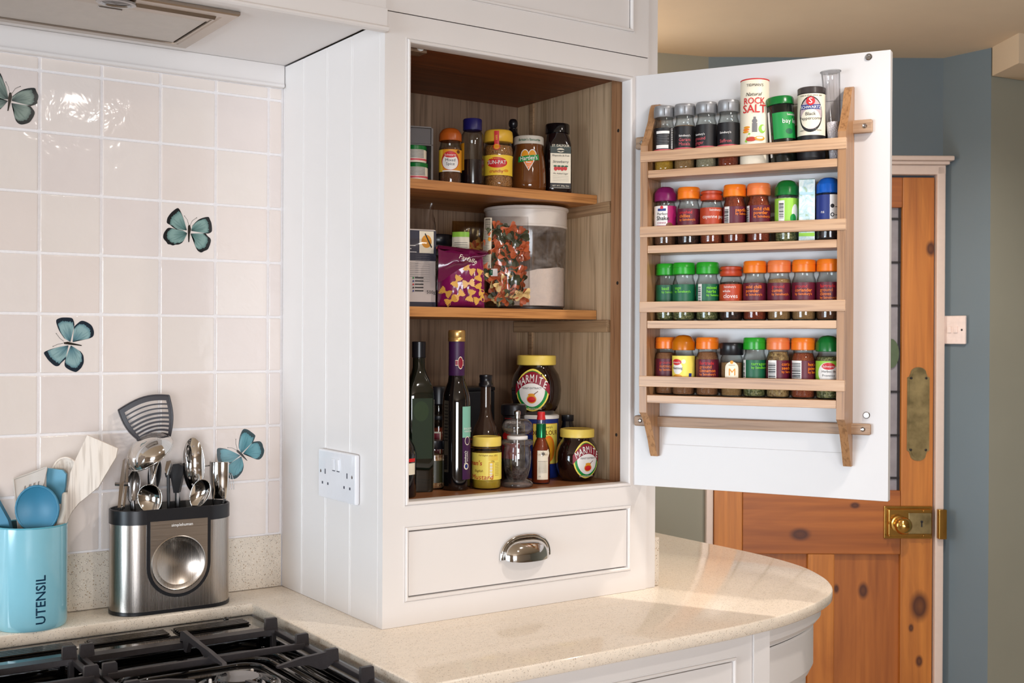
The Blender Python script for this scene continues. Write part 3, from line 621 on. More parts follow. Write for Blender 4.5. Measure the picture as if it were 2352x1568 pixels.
# ------------------------------------------------------------------ larder cupboard standing on the worktop
cb = thing('larder_cupboard', 'cream countertop larder cupboard with oak interior, door standing open', 'cupboard', (0, 0, 0))
XL, XR, ZT = .0004, .5696, 1.0155
oL, oR, oB, oT = .040, .533, .1985, .978          # outer edges of the bead round the opening
dB, dT = .0385, .1668
mb = MB(); FT = .0168
mb.box(XL, oL, 0, FT, .0005, ZT); mb.box(oR, XR, 0, FT, .0005, ZT)
mb.box(oL, oR, 0, FT, oT, ZT); mb.box(oL, oR, 0, FT, dT, oB); mb.box(oL, oR, 0, FT, .0005, dB)
mb.build('face_frame', WHITE, cb)
mb = MB(); rect_sweep(mb, oL, oR, oB, oT, BEAD); rect_sweep(mb, oL, oR, dB, dT, BEAD); mb.build('bead_moulding', WHITE, cb)
dr = MB().box(oL+.0105, oR-.0105, .0010, .021, dB+.0105, dT-.0105, 0, .0012).build('drawer', WHITE, cb)
# cup handle: hooded shell with a flange
mb = MB(); cx, cz, A, Bz, D = .2865, .0905, .047, .034, .026
def cup(u, v, s=1.0, o=0):
    th = PI*u; ph = PI/2*v; e = .75
    ct = math.copysign(abs(math.cos(th))**e, math.cos(th)); st = abs(math.sin(th))**e
    k = math.cos(ph)**.8
    return (cx+A*s*ct*k, o-D*s*math.sin(ph)**.9, cz+Bz*s*st*k*(1)-.004*math.sin(ph))
mb.grid(lambda u, v: cup(u, v), 28, 12); mb.grid(lambda u, v: cup(u, v, .93), 28, 12)
fl = [(cx+(A+.004)*math.copysign(abs(math.cos(t))**.8, math.cos(t)), -.001, cz+(Bz+.004)*abs(math.sin(t))**.8) for t in [PI*k/28 for k in range(29)]]
mb.tube(fl, .0042, 8); mb.build('cup_handle', CHROME, dr, angle=70)
# interior
IR, IB = .543, .400
mb = MB(); mb.box(.012, IR+.012, IB, IB+.010, .19, .995); mb.build('back_panel', OAK_SHADE, cb)
MB().box(IR, IR+.014, .066, IB, .19, .99).build('side_panel', OAK_LIT, cb)
MB().box(.010, .024, .022, IB, .19, .99).build('side_panel', OAK_SHADE, cb)
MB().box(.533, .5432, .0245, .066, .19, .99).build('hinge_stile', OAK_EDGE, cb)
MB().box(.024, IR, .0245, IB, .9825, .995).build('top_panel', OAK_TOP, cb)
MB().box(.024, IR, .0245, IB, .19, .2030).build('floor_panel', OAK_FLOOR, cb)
for zt, zb in ((.764, .746), (.5355, .5175)): MB().box(.026, IR-.0015, .12, IB-.002, zb, zt, 0, .0008).build('shelf', OAK_PX, cb)
mb = MB().box(-.0055, 0, -.16, .16, -.011, .011, 0, .001); o = mb.build('shelf_batten', OAK_CLEAT, cb, (IR, .237, .7345), (R(-1.0), 0, 0))
mb = MB().box(-.011, 0, -.16, .16, -.0118, .0118, 0, .001); o = mb.build('shelf_batten', OAK_CLEAT, cb, (IR, .237, .5040))
mb = MB().box(IR-.0045, IR, .338, .349, .2035, .981); mb.build('corner_strip', OAK_CLEAT, cb)
for y, z in ((.045, .8807), (.045, .5870), (.046, .2941)): MB().lathe([(.0035, 0), (0, .0006)], 10, 0, M=Matrix.Translation((.5328, y, z)) @ Matrix.Rotation(-PI/2, 4, 'Y')).build('screw_hole', GAP_SHADE, cb)
for z0, z1 in ((.284, .345), (.837, .899)): MB().box(.531, .5345, .0245, .0275, z0, z1).box(.5262, .5275, .0105, .0145, z0, z1).build('hinge', BLACKP, cb)
ct = MB().box(.060, .100, .034, .062, .966, .982, 0, .001).build('catch_block', OAK_SHADE, cb)
MB().lathe([(.0065, 0), (.0065, .003), (0, .003)], 16, 0, M=Matrix.Translation((.086, .034, .974)) @ Matrix.Rotation(PI/2, 4, 'X')).build('magnet_catch', K_WHITE, ct)
# side panel of boards facing the cooker
mb = MB().box(.0072, .010, .0005, .4113, .0005, .999); mb.build('panel_backing', WHITE, cb)
bs = [.0171, .1210, .2180, .3190, .4110]
for a, b in zip(bs, bs[1:]):
    g = .0022; poly = [(a+.0003, .0045), (a+.0003, .0022), (a+g, .0004), (b-g, .0004), (b-.0012, .0018), (b-.0012, .0045)]
    # a rounded bead along each joint
    poly = [(a+.0001, .0068), (a+.0001, .0014), (a+.0012, .0004), (b-.0062, .0004), (b-.0056, .0013), (b-.0050, .0013), (b-.0044, .0005), (b-.0024, .0002), (b-.0008, .0009), (b-.0001, .0068)]
    MB().prism(poly, lambda y, x, t: (x, y, t), .0006, .9985).build('plank', WHITE, cb)
MB().box(.5702, .5965, .0045, .411, .0005, 1.30).build('end_panel', WHITE, cb)
# open door: local x from the hinge to the free edge, -y is the inner face normal
HX, HY, DA = .5271, .0189, R(-61.577)
dd = MB(); dz0, dz1, dw = .2018, .9786, .4885
dd.box(0, dw, .0004, .021, dz0, dz1, 0, .0015)
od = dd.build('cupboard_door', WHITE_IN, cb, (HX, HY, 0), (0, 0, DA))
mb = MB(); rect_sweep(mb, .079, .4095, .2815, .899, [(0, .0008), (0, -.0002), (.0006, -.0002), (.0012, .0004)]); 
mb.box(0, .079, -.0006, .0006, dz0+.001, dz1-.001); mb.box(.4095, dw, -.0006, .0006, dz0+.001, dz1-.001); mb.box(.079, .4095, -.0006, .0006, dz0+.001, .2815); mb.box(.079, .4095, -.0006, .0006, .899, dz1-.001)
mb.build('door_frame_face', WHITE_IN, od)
for z in (.9691, .3496):
    s_ = MB().lathe([(.0058, 0), (.0058, .0016), (.0045, .003), (.003, .003), (.003, .0018), (0, .0018)], 20, 0, M=Matrix.Translation((.452, -.0006, z)) @ Matrix.Rotation(PI/2, 4, 'X')).build('strike_stud', CHROME2, od)

# ------------------------------------------------------------------ cupboard above and the cooker canopy
uc = thing('upper_cupboard', 'cream upper cupboard with a panelled door above the open larder', 'cupboard', (0, 0, 0))
ZU = 1.0172; uL = .050; uR = .5345; uB = 1.058
mb = MB(); mb.box(XL, XR, FT, .41, ZU, CZ-.002); mb.box(XL, uL, 0, FT, ZU, CZ-.002); mb.box(uR, XR, 0, FT, ZU, CZ-.002); mb.box(uL, uR, 0, FT, ZU, uB); mb.box(uL, uR, 0, FT, 1.31, CZ-.002)
mb.build('carcass', WHITE, uc)
MB().box(XL+.001, XR-.001, .003, .02, ZT+.0001, ZU-.0001).box(.5697, .5701, .004, .02, .001, CZ-.004).build('gap_shade_strip', GAP_SHADE, uc)  # dark strips set in the seams stand in for their shade
mb = MB(); rect_sweep(mb, uL, uR, uB, 1.31, BEAD[:-1]+[(.0085, .004)]); mb.build('bead_moulding', WHITE, uc)
pn = MB().box(uL+.0095, uR-.0095, .0035, .02, uB+.0095, 1.30, 0, .001)
pn.build('cupboard_door', WHITE, uc)
cn = thing('cooker_canopy', 'cream painted canopy boxed in over the cooker', 'canopy', (0, 0, 0))
MB().box(-1.6, -.0008, -.012, .010, .9865, 1.0160, 0, .001).build('front_board', WHITE, cn)
mb = MB(); pr = [(-.012+.0, .9865)]; prf = [(-.0005, .9868), (-.0145, .9868), (-.0175, .984), (-.0175, .981), (-.0145, .9785), (-.0005, .9785)]
mb.prism(prf, lambda y, z, t: (t, y, z), -1.6, -.0008); mb.build('bead_rail', WHITE, cn)
MB().box(-1.6, -.0008, -.006, .010, 1.0172, CZ-.002).build('upper_board', WHITE, cn)
MB().box(-1.6, -.0008, .0105, .4113, 1.0010, 1.010).build('soffit', WHITE, cn)
mb = MB().box(-1.6, -.0016, .402, .4113, .9655, 1.0005); mb.build('rear_board', WHITE, cn)
mb = MB().prism([(.4113, .9652), (.400, .9652), (.3985, .9625), (.3992, .959), (.4015, .9575), (.4113, .9575)], lambda y, z, t: (t, y, z), -1.6, -.0024); mb.build('rear_bead', WHITE, cn)
hd = thing('extractor_hood', 'built-in steel extractor hood set in the canopy underside', 'extractor hood', (0, 0, 0))
mb = MB(); hx0, hx1, hy0, hy1 = -.80, -.210, .0955, .355
def hf(x, y, z): return (x, z, y)
rect_sweep(mb, hx0, hx1, hy0, hy1, [(0, 1.0005), (0, .996), (.002, .9935), (.022, .9935), (.0245, .9955), (.029, .9955), (.031, .990), (.034, .990), (.0345, .998)], 0, hf)
mb.build('hood_frame', STEEL_H, hd)
FIL = plain('grey_filter_panel', rgb(196, 188, 180), .45, .2, var=.03, bmp=.3, bs=900)
MB().box(hx0+.036, hx1-.036, hy0+.058, hy1-.036, .9925, .998, 0, .001).build('filter_panel', FIL, hd)
MB().box(hx0+.034, hx1-.034, hy0+.034, hy0+.056, .9915, .998, 0, .001).build('front_flange', STEEL_H, hd)
MB().box(-.4147, -.3783, .1610, .1660, .9905, .9927, 0, .0008).build('filter_catch', CHROME2, hd)
lp = MB().lathe([(.030, 0), (.030, -.003), (.024, -.0035), (.022, -.001), (.0, -.001)], 28, 0, c=(-.40, .118, .9905), sx=1, sy=.72).build('hood_lamp', CHROME2, hd)
ml = bpy.data.materials.new('lamp_glass'); ml.use_nodes = True; b_ = ml.node_tree.nodes['Principled BSDF']; b_.inputs['Base Color'].default_value = rgb(70, 66, 66); b_.inputs['Roughness'].default_value = .1
MB().lathe([(.021, 0), (0, -.002)], 24, 0, c=(-.40, .118, .989), sy=.72).build('lamp_lens', ml, lp)

# double socket on the cupboard's side boards
so = thing('wall_socket', 'white double wall socket on the cupboard side boards', 'socket', (0, .154, .2375))
MB().box(-.0095, 0, -.073, .073, -.043, .043, 0, .0035).build('socket_plate', OBJW, so)
for y in (-.0085, .0085): MB().box(-.0125, -.009, y-.006, y+.006, .010, .030, 0, .001).build('rocker', OBJW, so)
mb = MB(); HOLE_SHADE = plain('socket_hole_shade', rgb(70, 72, 84), .7)
for s_ in (-1, 1):
    yc = s_*.043
    mb.box(-.0097, -.009, yc-.0018, yc+.0018, .000, .009); mb.box(-.0097, -.009, yc-.0135, yc-.0085, -.0185, -.0140); mb.box(-.0097, -.009, yc+.0085, yc+.0135, -.0185, -.0140)
mb.build('pin_slot', HOLE_SHADE, so)
mb = MB()
for s_ in (-1, 1): mb.lathe([(.003, 0), (0, .0008)], 12, 0, M=Matrix.Translation((-.0096, s_*.0615, .004)) @ Matrix.Rotation(-PI/2, 4, 'Y'))
mb.build('screw', CHROME2, so)
mb = MB()
for y in (-.0085, .0085): mb.box(-.0098, -.0094, y-.0055, y+.0055, .0080, .0095)
mb.build('rocker_shade_strip', HOLE_SHADE, so)  # dark strip paints the shade under each rocker

# ------------------------------------------------------------------ spice rack on the open door (local frame of the door: x along it, -y out of its inner face)
HP = Vector((HX, HY, 0)); DM = Matrix.Translation(HP) @ Matrix.Rotation(DA, 4, 'Z')
def onrack(u, v, z): return DM @ Vector((u, -v, z))
rk = thing('spice_rack', 'oak four-tier spice rack mounted on the inside of the open cupboard door', 'spice rack', HP, DA)
RV = .072; RU0, RU1 = .0600, .4285; TS = .0138
def side_profile():
    pts = [(.0010, .2600), (.011, .2600), (.0165, .268), (.028, .292), (.040, .312), (.049, .326), (.058, .336), (RV, .345), (RV, .832)]
    top = [(.066, .839), (.057, .850), (.047, .866), (.040, .876), (.035, .884), (.031, .896), (.025, .908), (.018, .916), (.010, .9185), (.0010, .9185)]
    return pts+top
for u0 in (RU0, RU1-TS):
    MB().prism(side_profile(), lambda v, z, t: (t, -v, z), u0, u0+TS).build('rack_side', RACK_Z, rk)
SH = [.7870, .6500, .5130, .3775]
for i, zs in enumerate(SH):
    MB().box(RU0+TS+.0002, RU1-TS-.0002, -.071, -.004, zs-.0142, zs-.0002, 0, .0008).build('shelf', RACK_X, rk)
    zb = zs+.0150
    MB().box(RU0-.0004, RU1+.0004, -.0735, -.0645, zb, zb+.0195, 0, .0010).build('retaining_bar', RACK_X, rk)
for z0, z1 in ((.8370, .8600), (.3155, .3350)):
    MB().box(.0265, .4605, -.0125, -.0008, z0, z1, 0, .0030).build('mounting_batten', RACK_B, rk)
for z in (.8485, .3255):
    for u in (.039, .448):
        MB().lathe([(.0042, 0), (.0036, .0008), (.0012, -.0002), (0, -.0004)], 14, 0, M=Matrix.Translation((u, -.0126, z)) @ Matrix.Rotation(PI/2, 4, 'X')).build('screw', CHROME2, rk)

# ------------------------------------------------------------------ generic bottle / jar
def vessel(name, label, cat, pos, rot, body, bmat, parts=(), labels=(), lf=None, nz=1, group=None, seg=28, tilt=(0, 0), bodyname='glass_body', angle=45, sx=1, sy=1):
    """body: profile [(r, z)]; parts: (name, profile, material) lathed children; labels in (arc length, height)"""
    t = thing(name, label, cat, pos, rot, group)
    if tilt != (0, 0): t.rotation_euler = (tilt[0], tilt[1], rot)
    MB().lathe(body, seg, sx=sx, sy=sy).build(bodyname, bmat, t, angle=angle)
    for (n, pr, m) in parts: MB().lathe(pr, seg, sx=sx, sy=sy).build(n, m, t, angle=angle)
    if labels: put_labels(t, labels, lf or on_prof(body), nz)
    return t
def fill(body, z1, k=.93, z0=.002):
    """contents profile inside a body profile up to height z1"""
    pr = [(max(0, prof_r(body, z0+.001)*k-.001), z0)]
    zz = [z for r, z in body if z0+.001 < z < z1]
    for z in zz: pr.append((prof_r(body, z)*k, z))
    pr += [(prof_r(body, z1)*k, z1), (prof_r(body, z1)*k*.5, z1+.0012), (0, z1+.0006)]
    return pr
JB = [(0, 0), (.0185, 0), (.0208, .0018), (.0215, .005), (.0215, .066), (.0208, .0705), (.0186, .0760), (.0178, .0785), (.0178, .0850)]
C_SPICE = {k: granules('ground_'+k, *[rgb(*c) for c in v], scale=900) for k, v in dict(
    red=((120, 42, 18), (140, 52, 22), (158, 66, 30)), chilli=((150, 62, 30), (128, 50, 24), (170, 90, 50)), tan=((168, 128, 80), (150, 110, 66), (180, 142, 96)), mustard=((196, 148, 40), (180, 132, 34), (206, 160, 60)),
    brown=((110, 68, 40), (96, 58, 34), (126, 82, 52)), cinn=((150, 98, 62), (138, 88, 56), (164, 112, 74)), grey=((168, 158, 128), (140, 130, 104), (190, 180, 150))).items()}
C_HERB = granules('dried_herbs', rgb(70, 78, 40), rgb(110, 112, 66), rgb(150, 146, 98), 420)
C_SEED = granules('round_seeds', rgb(150, 118, 72), rgb(190, 160, 110), rgb(110, 80, 48), 260)
C_CLOVE = granules('whole_cloves', rgb(48, 26, 18), rgb(80, 48, 32), rgb(34, 20, 14), 300)
C_DARK = granules('dark_berries', rgb(30, 20, 20), rgb(60, 40, 36), rgb(16, 12, 14), 300)
C_SALT = granules('salt_crystals', rgb(225, 218, 218), rgb(240, 236, 236), rgb(205, 198, 200), 420, .4)
L_OR = plain('orange_cap_plastic', rgb(240, 124, 28), .28, var=.02); L_OR2 = plain('faded_orange_cap_plastic', rgb(236, 128, 70), .3, var=.02)
L_GR = plain('green_cap_plastic', rgb(38, 160, 40), .28, var=.02); L_DG = plain('dark_green_cap_plastic', rgb(10, 110, 45), .25, var=.02)
L_RU = plain('rust_cap_plastic', rgb(186, 66, 30), .4, var=.02); L_GY = plain('silver_grey_cap_plastic', rgb(150, 150, 152), .35, .3, var=.04)
L_MG = plain('plum_cap_plastic', rgb(118, 18, 84), .28, var=.02); L_BL = plain('blue_cap_plastic', rgb(10, 92, 190), .25, var=.02)
L_AM = plain('amber_cap_plastic', rgb(196, 110, 10), .25, var=.02); L_BK = plain('black_cap_plastic', rgb(20, 20, 26), .3, var=.02)
L_YL = plain('yellow_cap_plastic', rgb(236, 208, 96), .4, var=.02)
def lid_flip(z=.0835, h=.0215, r=.0215): return [(r-.0012, z), (r, z+.001), (r-.0002, z+h*.55), (r-.0007, z+h*.56), (r-.0007, z+h*.60), (r-.0001, z+h*.61), (r-.0005, z+h-.0018), (r-.0022, z+h), (0, z+h)]
def lid_dome(z=.0815, h=.028, r=.0218): return [(r-.001, z), (r, z+.001), (r-.0002, z+h*.50), (r-.0012, z+h*.58), (r-.0035, z+h*.72), (r-.0065, z+h*.86), (r-.0120, z+h*.96), (0, z+h)]
def lid_ridge(z=.0790, h=.0175, r=.0208): return [(r-.001, z), (r, z+.001), (r, z+h*.5), (r-.003, z+h*.56), (r-.003, z+h*.66), (r-.0006, z+h*.7), (r-.0004, z+h*.92), (r-.002, z+h), (0, z+h)]
def barcode(s0, s1, z0, z1, horiz=False):
    out = [P(s0, s1, z0, z1, K_WHITE)]; rr = random.Random(int(s0*1e5)+int(z0*1e4)+int(s1*1e5)); n = 13
    z = z0+.005
    while z < z1-.004:
        h_ = rr.choice((.0007, .0012, .0018)); out.append(P(s0+.0015, s1-.0015, z, z+h_, K_BLACK)); z += h_+rr.choice((.0008, .0014))
    return out
LZ0, LZ1 = .022, .0655
def std_label(col, lines, by=K_ORANGE, s0=-.030, s1=.030, lx=-.013, extra=(), z0=LZ0, z1=LZ1):
    e = [P(s0, s1, z0, z1, col)]+list(extra)
    for i, (t, c) in enumerate(lines): e.append(T(t, lx, z1-.0068-i*.0068, .0080, c, 'L', bold=.03))
    e.append(T("by Sainsbury's", lx, z1-.0066-len(lines)*.0068, .0056, by, 'L', bold=.03)); return e
def spice(u, row, label, lid, lidm, contents, fz, labels, v=.036, turn=0, group='spice jars in the door rack', body=JB, cap='lid', k=1.0, s=1):
    p = onrack(u, v, SH[row]+.0004)
    bd = [(r, z) for r, z in body]
    t = vessel('spice_jar', label, 'spice jar', p, face_cam(p.x, p.y, turn), bd, GL, [('contents', fill(bd, fz), contents), (cap, lid(), lidm)], labels, cyl(.0215), 1, group)
    t.scale = (.96, .96, 1)
    return t
HR = lambda c: [K_MAROON, c]
# top shelf of the rack
G1 = 'grey-capped jars on the top tier'
bk = lambda lines, sx_: [P(-.030, .030, .0385, .0785, K_BLACK), P(-.030, .030, .036, .0390, K_PINK)]+[T("Sainsbury's", sx_, .0605, .0052, K_WHITE, 'L', bold=.03)]+[T(t, sx_, .0530-.0076*i, .0084, K_PINK, 'L') for i, t in enumerate(lines)]
back = [P(-.030, .030, .0385, .0785, K_BLACK), P(-.030, .030, .036, .0390, K_PINK), P(-.017, .010, .0675, .0725, K_WHITE), P(-.017, .008, .0405, .0470, K_WHITE)]+[P(-.016, .009-.003*(i % 2), .0640-.0030*i, .0648-.0030*i, K_GREY) for i in range(6)]+[P(.013, .018, .040, .077, K_WHITE)]+[P(.0135, .0175, .042+.0032*i, .0434+.0032*i, K_BLACK) for i in range(11)]
def grey(u, label, cont, fz, labs, v=.038): 
    t = spice(u, 0, label, lambda: [(.0203, .0985), (.0213, .0995), (.0213, .1135), (.0205, .1140), (.0207, .1165), (.0195, .1195), (0, .1195)], L_GY, cont, fz, labs, v=v, group=G1,
        body=[(0, 0), (.0185, 0), (.0204, .0018), (.0208, .005), (.0208, .078), (.0200, .0835), (.0178, .089), (.0174, .0925), (.0174, .1000)])
    mb = MB(); mb.box(-.0006, .0006, -.0216, -.0205, .1005, .1135); mb.build('lid_seam', plain('lid_seam_shadow', rgb(70, 70, 72), .6), t); t.scale = (.92, .92, 1)
    return t
grey(.0928, 'grey-capped spice jar with its white small-print back label, leftmost on the top tier', C_SPICE['mustard'], .074, [('P', e[1], e[2], e[3], e[4], e[5]) if e[0] == 'P' else e for e in back], .036)
grey(.1328, 'grey-capped jar reading Garam Masala on the top tier', C_SPICE['tan'], .080, bk(['Garam', 'Masala'], -.012))
grey(.1737, 'grey-capped jar of pale ground ginger, label turned left, on the top tier', C_SPICE['grey'], .072, bk(['ground', 'ginger'], -.026))
grey(.2148, 'grey-capped saffron jar beside the tall salt tube on the top tier', C_SPICE['red'], .030, bk(['', 'Saffron'], -.018))
# tall rock salt drum
p = onrack(.2625, .0385, SH[0]+.0004); r_ = .0252
rs = vessel('salt_drum', 'tall cream rock salt drum with red rim and red lettering', 'salt drum', p, face_cam(p.x, p.y), [(0, 0), (r_, 0), (r_, .1475), (r_-.0005, .149)], K_CREAM,
    [('rim', [(r_-.0008, .1485), (r_+.0002, .1488), (r_+.0002, .1506), (r_-.002, .1512), (r_-.0028, .150), (0, .150)], K_RED)],
    [T("TIDMAN'S", .000, .1385, .0066, K_BLACK, bold=.02), T('Natural', -.002, .1225, .0088, K_BLACK, shear=.3), T('ROCK', -.001, .1105, .0160, K_RED, bold=.01, sx=.85), T('SALT', -.001, .0965, .0200, K_RED, bold=.01, sx=.95),
     P(-.0045, .0045, .056, .072, K_GREY), Eo(0, .0755, .0045, .004, K_GREY), P(-.002, .002, .078, .083, K_GREY), Eo(-.001, .050, .012, .006, K_CREAM), Eo(.0135, .062, .0065, .0075, K_LGREEN), Eo(.0155, .063, .0035, .005, K_CREAM),
     G([(-.018, .040), (-.010, .055), (-.007, .054), (-.014, .038)], K_LGREEN), Eo(-.014, .065, .006, .002, K_AMBER), Eo(-.015, .061, .006, .002, K_ORANGE), Eo(-.016, .057, .006, .002, K_AMBER), Eo(-.006, .044, .009, .004, K_BROWNRED), Eo(.009, .045, .009, .004, K_AMBER), Eo(.009, .046, .006, .002, K_CREAM)], cyl(r_), bodyname='drum_body')
# bay leaf tub, leaning
p = onrack(.3155, .0372, SH[0]+.0021); r_ = .0228
bt = vessel('herb_tub', 'dark bay leaf tub with green lid leaning left against the salt drum', 'herb tub', p, face_cam(p.x, p.y), [(0, 0), (r_, 0), (r_, .104), (r_-.002, .106)], plain('black_tub', rgb(18, 22, 18), .2, var=.02),
    [('lid', [(r_, .101), (r_+.0012, .1015), (r_+.0012, .1125), (r_-.0005, .1150), (r_-.003, .1150), (r_-.004, .1142), (0, .1142)], L_DG)],
    [P(-.016, .030, .040, .086, K_BRG), T("Sainsbury's", .010, .0815, .0055, K_WHITE, 'L'), T('bay leaves', .001, .0700, .0115, K_WHITE, 'L'), Eo(.013, .0520, .007, .005, K_GREEN), P(-.030, -.022, .010, .090, K_WHITE)], cyl(r_), bodyname='tub_body')
bt.rotation_euler = (Matrix.Rotation(DA, 3, 'Z') @ Matrix.Rotation(R(-4.5), 3, 'Y')).to_euler(); bt.rotation_euler = (Matrix.Rotation(DA, 3, 'Z') @ Matrix.Rotation(R(-4.5), 3, 'Y') @ Matrix.Rotation(face_cam(p.x, p.y)-DA, 3, 'Z')).to_euler()
# black peppercorn tin
p = onrack(.3625, .0375, SH[0]+.0004); r_ = .0235
vessel('pepper_tub', 'white and black labelled peppercorn drum between the bay tub and the plastic tube', 'pepper drum', p, face_cam(p.x, p.y, -4), [(0, 0), (r_-.001, 0), (r_, .001), (r_, .118)], K_BLACK,
    [('lid', [(r_, .1165), (r_+.0008, .117), (r_+.0008, .1265), (r_-.001, .1280), (r_-.003, .1280), (r_-.004, .1270), (0, .1270)], plain('smoky_lid', rgb(60, 54, 54), .25, var=.05))],
    [P(-.034, .034, .030, .1155, K_CREAM), Eo(0, .0800, .0210, .0310, K_BLACK), Eo(0.0005, .0810, .0195, .0270, plain('print_mauve', rgb(188, 168, 172), .45)), Eo(0, .0720, .0170, .0170, K_CREAM), P(-.034, .034, .006, .0440, K_BLACK), P(-.017, .017, .0885, .0965, K_BLUE), Eo(0, .1025, .0075, .0075, K_RED),
     T('S', 0, .1025, .014, K_WHITE, bold=.03), T('SCHWARTZ', 0, .0918, .0066, K_WHITE, bold=.03), T('Black', 0, .0805, .0082, K_BLACK), T('Peppercorns', 0, .0728, .0076, K_BLACK), T('peppers all savoury dishes', 0, .0525, .0036, K_BLACK), T('HERBS & SPICES SINCE 1889', 0, .1120, .0032, K_BLACK)], cyl(r_), bodyname='drum_body')
# clear plastic tube of salt
p = onrack(.4012, .029, SH[0]+.0004)
TB = [(0, 0), (.0092, 0), (.0104, .002), (.0118, .050), (.0135, .090), (.0150, .135), (.0158, .1535), (.0178, .1560)]
tbm = glass('tube_plastic', (.93, .92, .93, 1), .08, 1.6)
tb = thing('measuring_tube', 'clear flared plastic tube holding white salt, right end of the top tier', 'plastic tube', p, face_cam(p.x, p.y))
MB().lathe_open(TB, 24).build('tube_body', tbm, tb, angle=60)
MB().lathe(fill(TB, .068, .93), 24).build('salt', C_SALT, tb)
MB().lathe_open([(.0178, .1556), (.0182, .1562), (.0178, .1568), (.0168, .1562)], 24).build('rim', GL, tb)
mb = MB()
for k in range(5):
    a = R(-50+25*k); mb.tube([(.0128*math.sin(a), -.0128*math.cos(a), .070), (.0157*math.sin(a), -.0157*math.cos(a), .150)], .0003, 4)
mb.build('flute', GL, tb)
tb.rotation_euler = (Matrix.Rotation(DA, 3, 'Z') @ Matrix.Rotation(R(-3.0), 3, 'Y')).to_euler()
# second tier
G2 = 'jars on the second tier of the rack'
spice(.0955, 1, 'plum-capped shaker jar reading Perfect Shake, left end of second tier', lid_dome, L_MG, C_SPICE['brown'], .022, [P(-.030, .030, 0.0270, 0.0725, K_WHITE), P(.004, .030, 0.0330, 0.0725, K_MAG), P(-.018, .004, 0.0270, 0.0365, K_MAG), Eo(.008, 0.0360, .007, .006, K_BROWN), P(-.015, .001, 0.0630, 0.0675, K_BLUE), Eo(-.007, 0.0695, .003, .003, K_RED), T('Perfect', -.016, 0.0575, .0070, K_BLACK, 'L'), T('Shake', -.0175, 0.0495, .0105, K_BLACK, 'L', bold=.04), T('CHINESE', -.016, 0.0410, .0045, K_MAG, 'L'), T('5 SPICE', -.014, 0.0325, .0058, K_WHITE, 'L', bold=.04)], group=G2)
spice(.1405, 1, 'orange-capped jar reading crushed chillies on the second tier', lid_flip, L_OR, C_CLOVE, .058, std_label(K_MAROON, [('crushed', K_RED), ('chillies', K_ORANGE)], lx=-.019), group=G2)
spice(.1835, 1, 'rust-capped older jar reading cayenne pepper on the second tier', lid_ridge, L_RU, C_SPICE['chilli'], .055, [P(-.030, .030, 0.0275, 0.0655, K_RUST), T("Sainsbury's", -.004, 0.0610, .0055, K_WHITE, 'L'), T('cayenne pepper', -.018, 0.0490, .0088, K_WHITE, 'L')], group=G2)
spice(.2265, 1, 'orange-capped jar reading paprika on the second tier', lid_flip, L_OR, C_SPICE['red'], .083, std_label(K_MAROON, [('paprika', K_ORANGE)], lx=.001, extra=barcode(-.022, -.010, LZ0, LZ1)), group=G2)
spice(.2700, 1, 'orange-capped mild chilli powder jar on the second tier, before the empty gap', lid_flip, L_OR2, C_SPICE['red'], .082, std_label(K_MAROON, [('mild chilli', K_ORANGE), ('powder', K_ORANGE)], lx=-.009, extra=barcode(-.030, -.0185, LZ0, LZ1)), group=G2)
spice(.3190, 1, 'dark-green-capped herb jar with a lime label and barcode, left of the small carton', lid_dome, L_DG, C_HERB, .060, [P(-.030, .030, 0.0305, 0.0760, K_LGREEN), Eo(.016, 0.0505, .007, .015, K_WHITE), Eo(.012, 0.0405, .006, .008, K_BRG)]+barcode(-.0155, -.004, .036, .072), v=.032, group=G2)
spice(.3925, 1, 'blue-capped jar with a blue and white label at the right end of second tier', lid_dome, L_BL, C_DARK, .030, [P(-.030, .002, 0.0325, 0.0780, K_BLUE), P(.002, .030, 0.0325, 0.0780, K_WHITE), Eo(.0065, 0.0585, .0035, .0035, K_BLACK), Eo(.0065, 0.0435, .0035, .0035, K_BLACK), Eo(.0065, 0.0435, .002, .002, K_WHITE), T('ns', -.0135, 0.0485, .0075, K_WHITE, 'L'), P(.011, .017, 0.0565, 0.0575, K_BLACK), P(.011, .017, 0.0425, 0.0435, K_BLACK)], group=G2)
# small carton
p = onrack(.3555, .034, SH[1]+.0004)
ca = thing('spice_carton', 'slim pale carton with a misty leaf picture between the green and blue-capped jars', 'carton', p, DA+R(10))
CART = new_mat('misty_carton_print'); v_ = texco(CART[3], CART[4]); CART[4].new(ramp(CART[3], CART[4], noise_tex(CART[3], CART[4], v_, 55, 3, .6, 1), [(.30, rgb(150, 176, 120)), (.45, rgb(186, 214, 222)), (.6, rgb(226, 236, 236)), (.8, rgb(176, 206, 190))]), CART[2].inputs['Base Color']); CART[2].inputs['Roughness'].default_value = .3
MB().box(-.0135, .0135, -.018, .018, 0, .1065, 0, .0008).build('carton_body', CART[0], ca)
MB().box(-.0131, .0131, -.0176, .0176, .1064, .1072, 0, .0003).build('carton_flap', K_GREEN, ca)
put_labels(ca, [P(-.012, .012, .080, .084, K_SKY), P(-.0133, .0133, .008, .014, K_LGREEN)], lambda s, z, o: (s, -.018-o, z))
